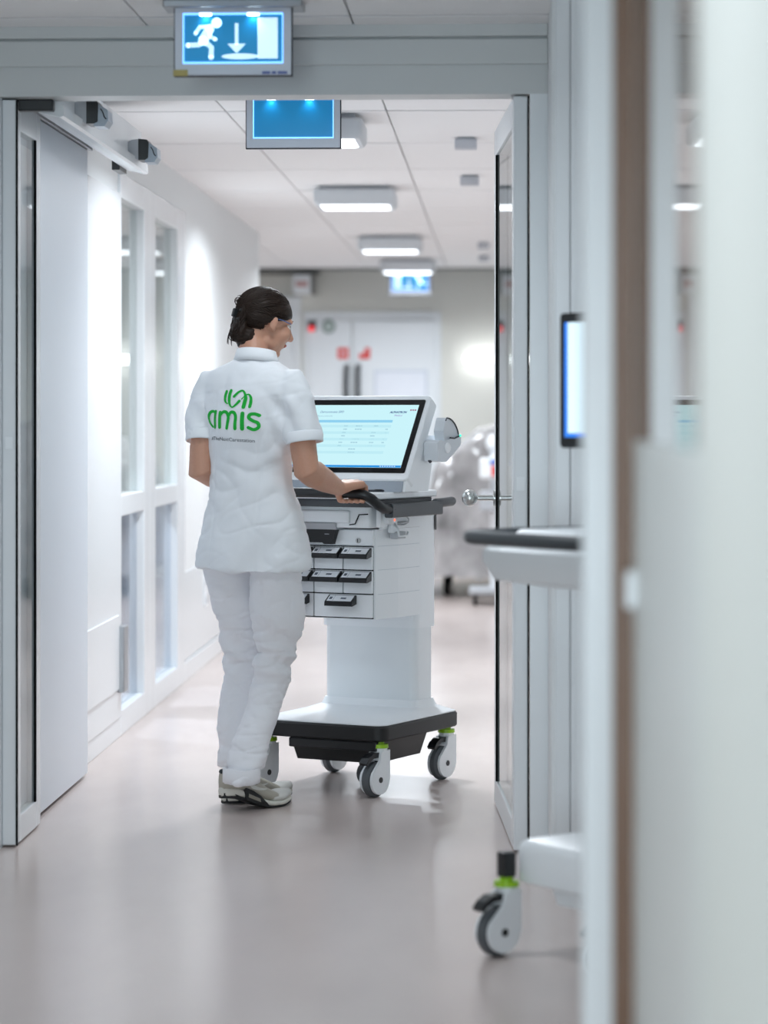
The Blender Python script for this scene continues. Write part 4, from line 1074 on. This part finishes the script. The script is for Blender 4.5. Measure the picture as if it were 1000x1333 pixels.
for k in range(12):            # loose curls at the crown of the twist and at the nape
    if k < 7:
        c0 = Vector((0.0+rs_.uniform(-0.01, 0.02), -0.108, 0.032+rs_.uniform(-0.012, 0.02))); rr = rs_.uniform(0.010, 0.018); sp = 4.6; dz = 0.0
    else:
        c0 = Vector((rs_.uniform(-0.03, 0.03), -0.090, -0.072)); rr = rs_.uniform(0.012, 0.022); sp = 1.5; dz = -0.030
    a0 = rs_.uniform(0, 6.28) if k < 7 else rs_.uniform(2.0, 3.0)
    pts = [Hp(c0.x, c0.y - 0.008 + rr*math.cos(a0+s/9*sp) - (0.006 if k < 7 else 0), c0.z + rr*math.sin(a0+s/9*sp) + dz*s/9) for s in range(10)]
    st.tube(pts, [0.0013]*9+[0.0004], 4)
st.build('strands', M['hair'], hair, True, kind='stuff')
cl = MB()
cl.box(Hp(0.0, -0.122, -0.004), (0.012, 0.022, 0.028), HM, 0.003).box(Hp(0.0, -0.111, 0.010), (0.05, 0.012, 0.008), HM, 0.003).box(Hp(0.0, -0.111, -0.022), (0.05, 0.012, 0.008), HM, 0.003)
for t in (-0.02, -0.01, 0.01, 0.02): cl.box(Hp(t, -0.107, -0.006), (0.004, 0.010, 0.036), HM)
cl.build('hair_clip', M['black'], person)
# glasses temple and ear stud, as seen beside the ear
MB().tube([Hp(0.079, 0.000, 0.012), Hp(0.077, 0.030, 0.014), Hp(0.071, 0.064, 0.012)], 0.0016, 6).build('spectacle_arm', mat('blue_grey_spectacles', '#5c74a6', 0.3), person)

# --- tunic
tu = MB()
TR = [(1.452, .066, .060, .006, .012), (1.440, .084, .066, .004, .008), (1.425, .112, .072, .002, .002), (1.405, .146, .080, 0, 0), (1.375, .170, .092, 0, 0), (1.33, .172, .104, 0, 0), (1.27, .161, .112, 0, 0), (1.20, .150, .112, 0, 0),
      (1.13, .141, .106, 0, 0), (1.075, .138, .104, 0, 0), (1.02, .146, .110, 0, 0), (0.95, .164, .122, .002, 0), (0.88, .181, .134, .004, 0), (0.82, .189, .140, .005, 0), (0.775, .192, .143, .006, 0), (0.768, .190, .141, .006, 0)]
def tring(z, a, b, cx, cy, n=40):
    o = []
    for k in range(n):
        t = 2*math.pi*k/n; c_, s_ = math.cos(t), math.sin(t); e = 0.86
        o.append(Bp(cx + a*math.copysign(abs(c_)**e, c_), cy + b*math.copysign(abs(s_)**e, s_), z + (0.006*math.sin(t*2+0.6) if z < 0.8 else 0)))
    return o
tu.rings([tring(*r) for r in TR])
cuff_r = W2(396.5, 575, 8.70); cuff_l = W2(265, 573, 8.83)
for shd, cf, s in ((sh_r, cuff_r, 1), (sh_l, cuff_l, -1)):
    top = shd - RV*s*0.026 - ZV*0.016
    tu.tube([top - RV*s*0.05 + ZV*0.006, top, top.lerp(cf, 0.30) + RV*s*0.006, top.lerp(cf, 0.62) + RV*s*0.003, cf + ZV*0.003], [0.040, 0.056, 0.0605, 0.0595, 0.058], 28)
def trunkfold(c, n):
    p = c
    v = 0.0080*noise.noise(Vector((p.x*9, p.y*9, p.z*5))) + 0.0045*noise.noise(Vector((p.x*22, p.y*22, p.z*16)))
    v += 0.0060*noise.noise(Vector((p.x*7+p.z*6, p.y*7, p.z*11+3)))*sstep(1.30, 1.05, p.z)*sstep(0.85, 1.0, p.z)
    q = p.dot(RV)
    v += 0.0055*math.sin(p.z*46 + q*60 + 2*noise.noise(p*6))*sstep(0.095, 0.135, abs(q))*sstep(1.10, 1.18, p.z)*sstep(1.36, 1.28, p.z)
    if p.z < 0.95: v += 0.0040*math.sin(q*38+1.2)*sstep(0.95, 0.77, p.z)
    def crease(f, o_, k): return max(0.0, 1-abs(noise.noise(Vector((p.x*f[0]+p.z*f[3]+o_, p.y*f[1], p.z*f[2]))))*k)**1.5
    m_ = 0.35 + 0.9*sstep(1.22, 1.05, p.z)*sstep(0.80, 0.95, p.z) + 0.6*sstep(0.08, 0.13, abs(q))
    v -= 0.0022*m_*crease((5, 5, 9, 5), 1.7, 6) + 0.0020*m_*crease((7, 7, 12, -6), 8.3, 6)
    # a princess seam each side of the back, pressed in a little
    if p.dot(FV) < 0 and p.z < 1.33:
        for s in (-1, 1):
            xs_ = s*(0.085 + 0.05*sstep(1.15, 1.33, p.z)); v -= 0.0018*math.exp(-((q-xs_)/0.004)**2)
    return v
tun_me = remesh(tu, 0.0055, 7, 0.5)
displace(tun_me, trunkfold)
tunic = link('tunic', tun_me, M['cloth'], person, True)
# stand collar
co_ = MB()
def cring(k, z, g, n=36): return [Bp(0.008 + (0.068+k)*math.cos(2*math.pi*j/n), 0.016 + (0.064+k)*math.sin(2*math.pi*j/n), z - 0.010*math.sin(2*math.pi*j/n)*1.0 + g) for j in range(n)]
co_.rings([cring(0.010, 1.438, 0), cring(0.004, 1.455, 0), cring(-0.003, 1.478, 0.0), cring(-0.0065, 1.479, 0), cring(-0.001, 1.455, 0), cring(0.004, 1.438, 0)], False, True)
co_.build('collar', M['cloth'], tunic, True)
# hems of the sleeves
for shd, cf in ((sh_r, cuff_r), (sh_l, cuff_l)):
    d_ = (cf-shd).normalized(); 
    hm_ = MB(); sd_ = d_.cross(FV).normalized(); fw_ = sd_.cross(d_)
    hm_.rings([[cf + d_*q_ + (sd_*math.cos(k*math.pi/16) + fw_*math.sin(k*math.pi/16))*(r_ + 0.0012*math.sin(3*k*math.pi/16)) for k in range(32)] for q_, r_ in ((-0.030, 0.0575), (-0.028, 0.0597), (0.0, 0.0600), (0.0045, 0.0595), (0.0045, 0.0560), (-0.03, 0.0555))], False, True)
    hm_.build('sleeve_hem', M['cloth'], tunic, True)
# print on the back, laid onto the cloth
bv = BVHTree.FromPolygons([v.co.copy() for v in tun_me.vertices], [tuple(p.vertices) for p in tun_me.polygons])
def onback(lx, z, lift=0.0016):
    o = RV*lx + ZV*z - FV*0.6
    h, n, i, d = bv.ray_cast(o, FV)
    return (h - FV*lift) if h else o + FV*0.5
def zoomxy(X, Y): return ((250+X/9.09-307.0)/362.0, CAMZ-(490+Y/9.09-540)*8.71/FPX)
def catmull(pts, wds, sub=6):
    P = []; Wd = []
    n = len(pts)
    for i in range(n-1):
        p0, p1, p2, p3 = (Vector(pts[max(i-1, 0)]), Vector(pts[i]), Vector(pts[i+1]), Vector(pts[min(i+2, n-1)]))
        for s in range(sub):
            t = s/sub
            P.append(0.5*((2*p1) + (p2-p0)*t + (2*p0-5*p1+4*p2-p3)*t*t + (3*p1-p0-3*p2+p3)*t**3)); Wd.append(wds[i]+(wds[i+1]-wds[i])*t)
    P.append(Vector(pts[-1])); Wd.append(wds[-1])
    return P, Wd
def logo_part(name, strokes, m):
    q = MB()
    for idx, (pts, wd) in enumerate(strokes):
        wds = wd if isinstance(wd, list) else [wd]*len(pts)
        P, Wd = catmull(pts, wds)
        strip(q, P, Wd, lambda a, b, l=0.0014+0.0001*idx: onback(*zoomxy(a, b), l), 12)
    return q.build(name, m, tunic)
logo_part('printed_emblem', [
    ([(396, 178), (386, 230), (392, 285), (418, 318), (440, 316)], [40, 40, 30, 14, 10]),
    ([(460, 168), (448, 220), (449, 280), (462, 330), (495, 364), (535, 340), (580, 292)], [40, 42, 40, 26, 15, 26, 34]),
    ([(512, 236), (558, 186), (606, 168), (640, 205), (652, 260), (642, 310), (634, 362)], [34, 28, 20, 26, 40, 44, 44]),
    ([(606, 268), (648, 224), (684, 214), (710, 250), (713, 305), (705, 358)], [12, 12, 18, 30, 36, 36])], M['logo'])
logo_part('printed_letter', [([(258, 432), (224, 412), (180, 430), (152, 495), (178, 560), (228, 600)], [24, 34, 40, 40, 34, 22]), ([(264, 414), (257, 505), (262, 603)], 38)], M['logo'])
logo_part('printed_letter', [([(338, 427), (336, 515), (340, 600)], 44), ([(345, 455), (385, 420), (430, 428), (452, 480), (446, 545), (440, 612)], 38), ([(452, 468), (488, 424), (532, 432), (550, 482), (546, 550), (546, 618)], 38)], M['logo'])
logo_part('printed_letter', [([(630, 438), (627, 530), (626, 620)], 46)], M['logo'])
logo_part('printed_letter', [([(804, 462), (758, 444), (712, 452), (700, 490), (742, 526), (792, 552), (800, 600), (752, 630), (694, 606)], 38)], M['logo'])
tm = text_mesh('#TheNextCarestation', 1.0)
x_min = min(v.co.x for v in tm.vertices); x_max = max(v.co.x for v in tm.vertices)
for v in tm.vertices:
    fx = (v.co.x-x_min)/(x_max-x_min)
    X = 205 + fx*548; Y = 752 + 30*fx - v.co.y*60
    v.co = onback(*zoomxy(X, Y), 0.0016)
link('printed_line', tm, M['print'], tunic)

# --- trousers
tr2 = MB()
def lring(c, r, n=26): return [c + Vector((r*1.0*math.cos(2*math.pi*k/n), r*1.06*math.sin(2*math.pi*k/n), 0)) for k in range(n)]
for leg, s in ((legR, 1), (legL, -1)):
    rs2 = [lring(Bp(s*0.074, 0, 0.93), 0.088)]
    for a, b, d, r in leg: rs2.append(lring(W2(a, b, d), r))
    tr2.rings(rs2)
tr2.ell(Bp(0, -0.01, 0.86), (0.155, 0.115, 0.10), Matrix((RV, FV, ZV)).transposed())
tro_me = remesh(tr2, 0.0055, 4, 0.5)
def legfold(c, n):
    z = c.z
    v = 0.0040*noise.noise(Vector((c.x*14, c.y*14, z*10)))
    kn_ = math.exp(-((z-0.50)/0.11)**2); an = sstep(0.30, 0.10, z)*sstep(0.055, 0.10, z)
    s = z*70 + c.x*34 + 3.0*noise.noise(Vector((c.x*6, c.y*6, z*5)))
    v += 0.0060*kn_*math.sin(s) + 0.0075*an*math.sin(z*58 - c.x*40 + 3.5*noise.noise(Vector((c.x*7, c.y*7, z*6+9))))
    v += 0.0034*noise.noise(Vector((c.x*30, c.y*30, z*42)))*(0.35+kn_+an)
    def crease(f, o_, k): return max(0.0, 1-abs(noise.noise(Vector((c.x*f[0]+z*f[3]+o_, c.y*f[1], z*f[2]))))*k)**1.5
    m_ = 0.4 + kn_ + 0.9*an
    v -= 0.0050*m_*crease((8, 6, 16, 3), 2.2, 5) + 0.0045*m_*crease((9, 7, 20, -5), 6.1, 5)
    up_ = sstep(0.62, 0.74, z); v += 0.0025*up_*math.sin(z*40 + c.x*50 + 2*noise.noise(c*7))
    return v
displace(tro_me, legfold)
trous = link('trousers', tro_me, M['trouser'], person, True)
for (a_, b_, d_, r_) in ((314.5, 1013, 8.665, .0580), (307, 992, 8.87, .0575)):
    c_ = W2(a_, b_, d_); hm_ = MB()
    hm_.rings([[c_ + Vector((rr*math.cos(k*math.pi/18), rr*1.06*math.sin(k*math.pi/18), zz + 0.003*math.sin(2*k*math.pi/18+1))) for k in range(36)] for zz, rr in ((0.030, r_-0.001), (0.028, r_+0.0022), (0.0, r_+0.0030), (-0.018, r_+0.0026), (-0.0185, r_-0.003), (0.02, r_-0.004))], False, True)
    hm_.build('trouser_hem', M['trouser'], trous, True)
bt = BVHTree.FromPolygons([v.co.copy() for v in tro_me.vertices], [tuple(p.vertices) for p in tro_me.polygons])
def onleg(x, z, lift):
    dr = Vector((-0.25, 1, 0)).normalized()
    h, n, i, d = bt.ray_cast(Vector((x, 0, z)) - dr*0.7, dr)
    return (h + n*lift) if h else None
pk = MB(); gx, gz = 9, 12; gg = {}
for i in range(gx+1):
    for j in range(gz+1):
        X = cross(366 + 27.0*i/gx + 4*(1-j/gz), 8.72)-PX; Z = 0.695 - 0.145*j/gz
        p = onleg(X, Z, 0.0042 if 0 < i < gx and 0 < j < gz else 0.0005)
        if p: gg[i, j] = pk.bm.verts.new(p)
for i in range(gx):
    for j in range(gz):
        vs = [gg.get(t) for t in ((i, j), (i+1, j), (i+1, j+1), (i, j+1))]
        if all(vs): pk.bm.faces.new(vs)
pk.build('thigh_pocket', M['trouser'], trous, True)

# --- shoes
M['mesh'] = mat('beige_grey_trainer', '#b3aea2', 0.75, bump=0.25, scale=420, var=0.06)
M['pale'] = mat('pale_trainer_leather', '#d3d2cd', 0.5, bump=0.05, scale=200)
M['sole'] = mat('white_midsole', '#d6d4cb', 0.6, bump=0.06, scale=150)
M['dksole'] = mat('dark_outsole', '#1d1e20', 0.6, bump=0.2, scale=150)
def shoe(heel, lift):
    o = bpy.data.objects.new('shoe', None); C.objects.link(o); o.parent = person
    o.location = heel; o.rotation_euler = (0, 0, math.atan2(GD.y, GD.x))
    # local x runs heel to toe, z up
    zb = lambda s: lift*(1-sstep(0.02, 0.19, s)) + 0.010*sstep(0.22, 0.285, s)
    wd = lambda s: (0.030+0.010*sstep(0.0, 0.05, s)+0.008*sstep(0.10, 0.19, s))*math.sqrt(max(0.02, 1-max(0, (s-0.205)/0.083)**2))*math.sqrt(max(0.05, 1-max(0, (0.03-s)/0.034)**2))
    def layer(name, z0, z1, m, k=1.0, s0=-0.002, s1=0.284, top=None, n=20, ns=24):
        q = MB(); rs = []
        for i in range(ns+1):
            s = s0 + (s1-s0)*i/ns; w_ = wd(s)*(k if not s0 > 0.1 else k*(0.93+0.07*sstep(s0, s0+0.02, s))); a = zb(s)+z0(s); b = zb(s)+z1(s); r = []
            for j in range(n):
                t = 2*math.pi*j/n; c_, s_ = math.cos(t), math.sin(t)
                e = 0.45 if top is None else top
                r.append((s, w_*math.copysign(abs(c_)**e, c_)*(1 if top is None else (1-0.25*max(0, s_))), (a+b)/2 + (b-a)/2*math.copysign(abs(s_)**0.7, s_)))
            rs.append(r)
        q.rings(rs); return q.build(name, m, o, True)
    layer('outsole', lambda s: 0.0, lambda s: 0.010, M['dksole'], 1.0)
    layer('midsole', lambda s: 0.005, lambda s: 0.034-0.010*sstep(0.06, 0.2, s), M['sole'], 1.05)
    upz = lambda s: 0.078 + 0.010*math.exp(-(s/0.03)**2) + 0.014*math.exp(-((s-0.105)/0.03)**2) - 0.038*sstep(0.13, 0.25, s) - 0.010*sstep(0.25, 0.284, s)
    layer('upper', lambda s: 0.022, upz, M['mesh'], 0.97, 0.0, 0.282, 0.75)
    layer('toe_guard', lambda s: 0.018, lambda s: 0.050-0.008*sstep(0.24, 0.28, s), M['pale'], 1.02, 0.185, 0.2835, 0.7)
    # dark padded collar, side window in the sole, side mark
    q = MB()
    q.tube([(0.050+0.044*math.cos(2*math.pi*k/20), 0.026*math.sin(2*math.pi*k/20), zb(0.05)+0.084+0.004*math.cos(4*math.pi*k/20)) for k in range(21)], 0.009, 8)
    q.build('ankle_collar', mat('dark_lining', '#2f3438', 0.8, bump=0.1, scale=200), o, True)
    def sidepatch(name, poly, m, off, base=None):
        q = MB(); vs = []
        for s, h in poly: vs.append(q.bm.verts.new((s, -(wd(s)*1.05+off), zb(s)+h)))
        ws = [q.bm.verts.new((v.co.x, v.co.y+0.006, v.co.z)) for v in vs]
        q.bm.faces.new(vs); q.bm.faces.new(ws[::-1]); n = len(vs)
        for k in range(n): q.bm.faces.new((vs[k], ws[k], ws[(k+1) % n], vs[(k+1) % n]))
        return q.build(name, m, o)
    sidepatch('sole_arch', [(0.060, 0.030), (0.072, 0.040), (0.100, 0.039), (0.130, 0.031), (0.155, 0.014), (0.165, 0.002), (0.120, 0.001), (0.075, 0.001), (0.065, 0.012)], M['dksole'], 0.0006)
    sidepatch('air_window', [(0.078, 0.012), (0.080, 0.024), (0.125, 0.022), (0.128, 0.011)], mat('clear_window', '#8e8a80', 0.2), 0.0028)
    sidepatch('heel_block', [(-0.0, 0.002), (-0.0, 0.018), (0.03, 0.014), (0.058, 0.006), (0.058, 0.0)], M['dksole'], 0.0008)
    ub_ = [c for c in o.children if c.name.startswith('upper')][0].data
    bu_ = BVHTree.FromPolygons([v.co.copy() for v in ub_.vertices], [tuple(p.vertices) for p in ub_.polygons])
    def onupper(name, spine, wds, m):
        q = MB(); P, Wd = catmull([(a, b + 0.0) for a, b in spine], wds)
        def f(a, b):
            h, n, i, d = bu_.ray_cast(Vector((a, -0.2, zb(a)+b)), Vector((0, 1, 0)))
            return (h - Vector((0, 0.0012, 0))) if h else Vector((a, -wd(a), zb(a)+b))
        strip(q, P, Wd, f, 8); q.build(name, m, o)
    onupper('side_stripe', [(0.088, 0.058), (0.100, 0.052), (0.125, 0.053), (0.158, 0.060)], [0.010, 0.014, 0.009, 0.002], M['pale'])
    onupper('side_mark', [(0.098, 0.066), (0.108, 0.064), (0.118, 0.065)], [0.002, 0.005, 0.002], M['dksole'])
    t = MB()
    for k in range(4):
        s = 0.135 + 0.018*k; t.tube([(s, -0.019, zb(s)+upz(s)-0.016), (s+0.002, -0.010, zb(s)+upz(s)-0.004), (s+0.003, 0, zb(s)+upz(s)-0.0005), (s+0.002, 0.010, zb(s)+upz(s)-0.004), (s, 0.019, zb(s)+upz(s)-0.016)], 0.0028, 6)
    t.build('laces', M['pale'], o, True)
    return o
shoe(shoeR, 0.045)
shoe(shoeL, 0.004)
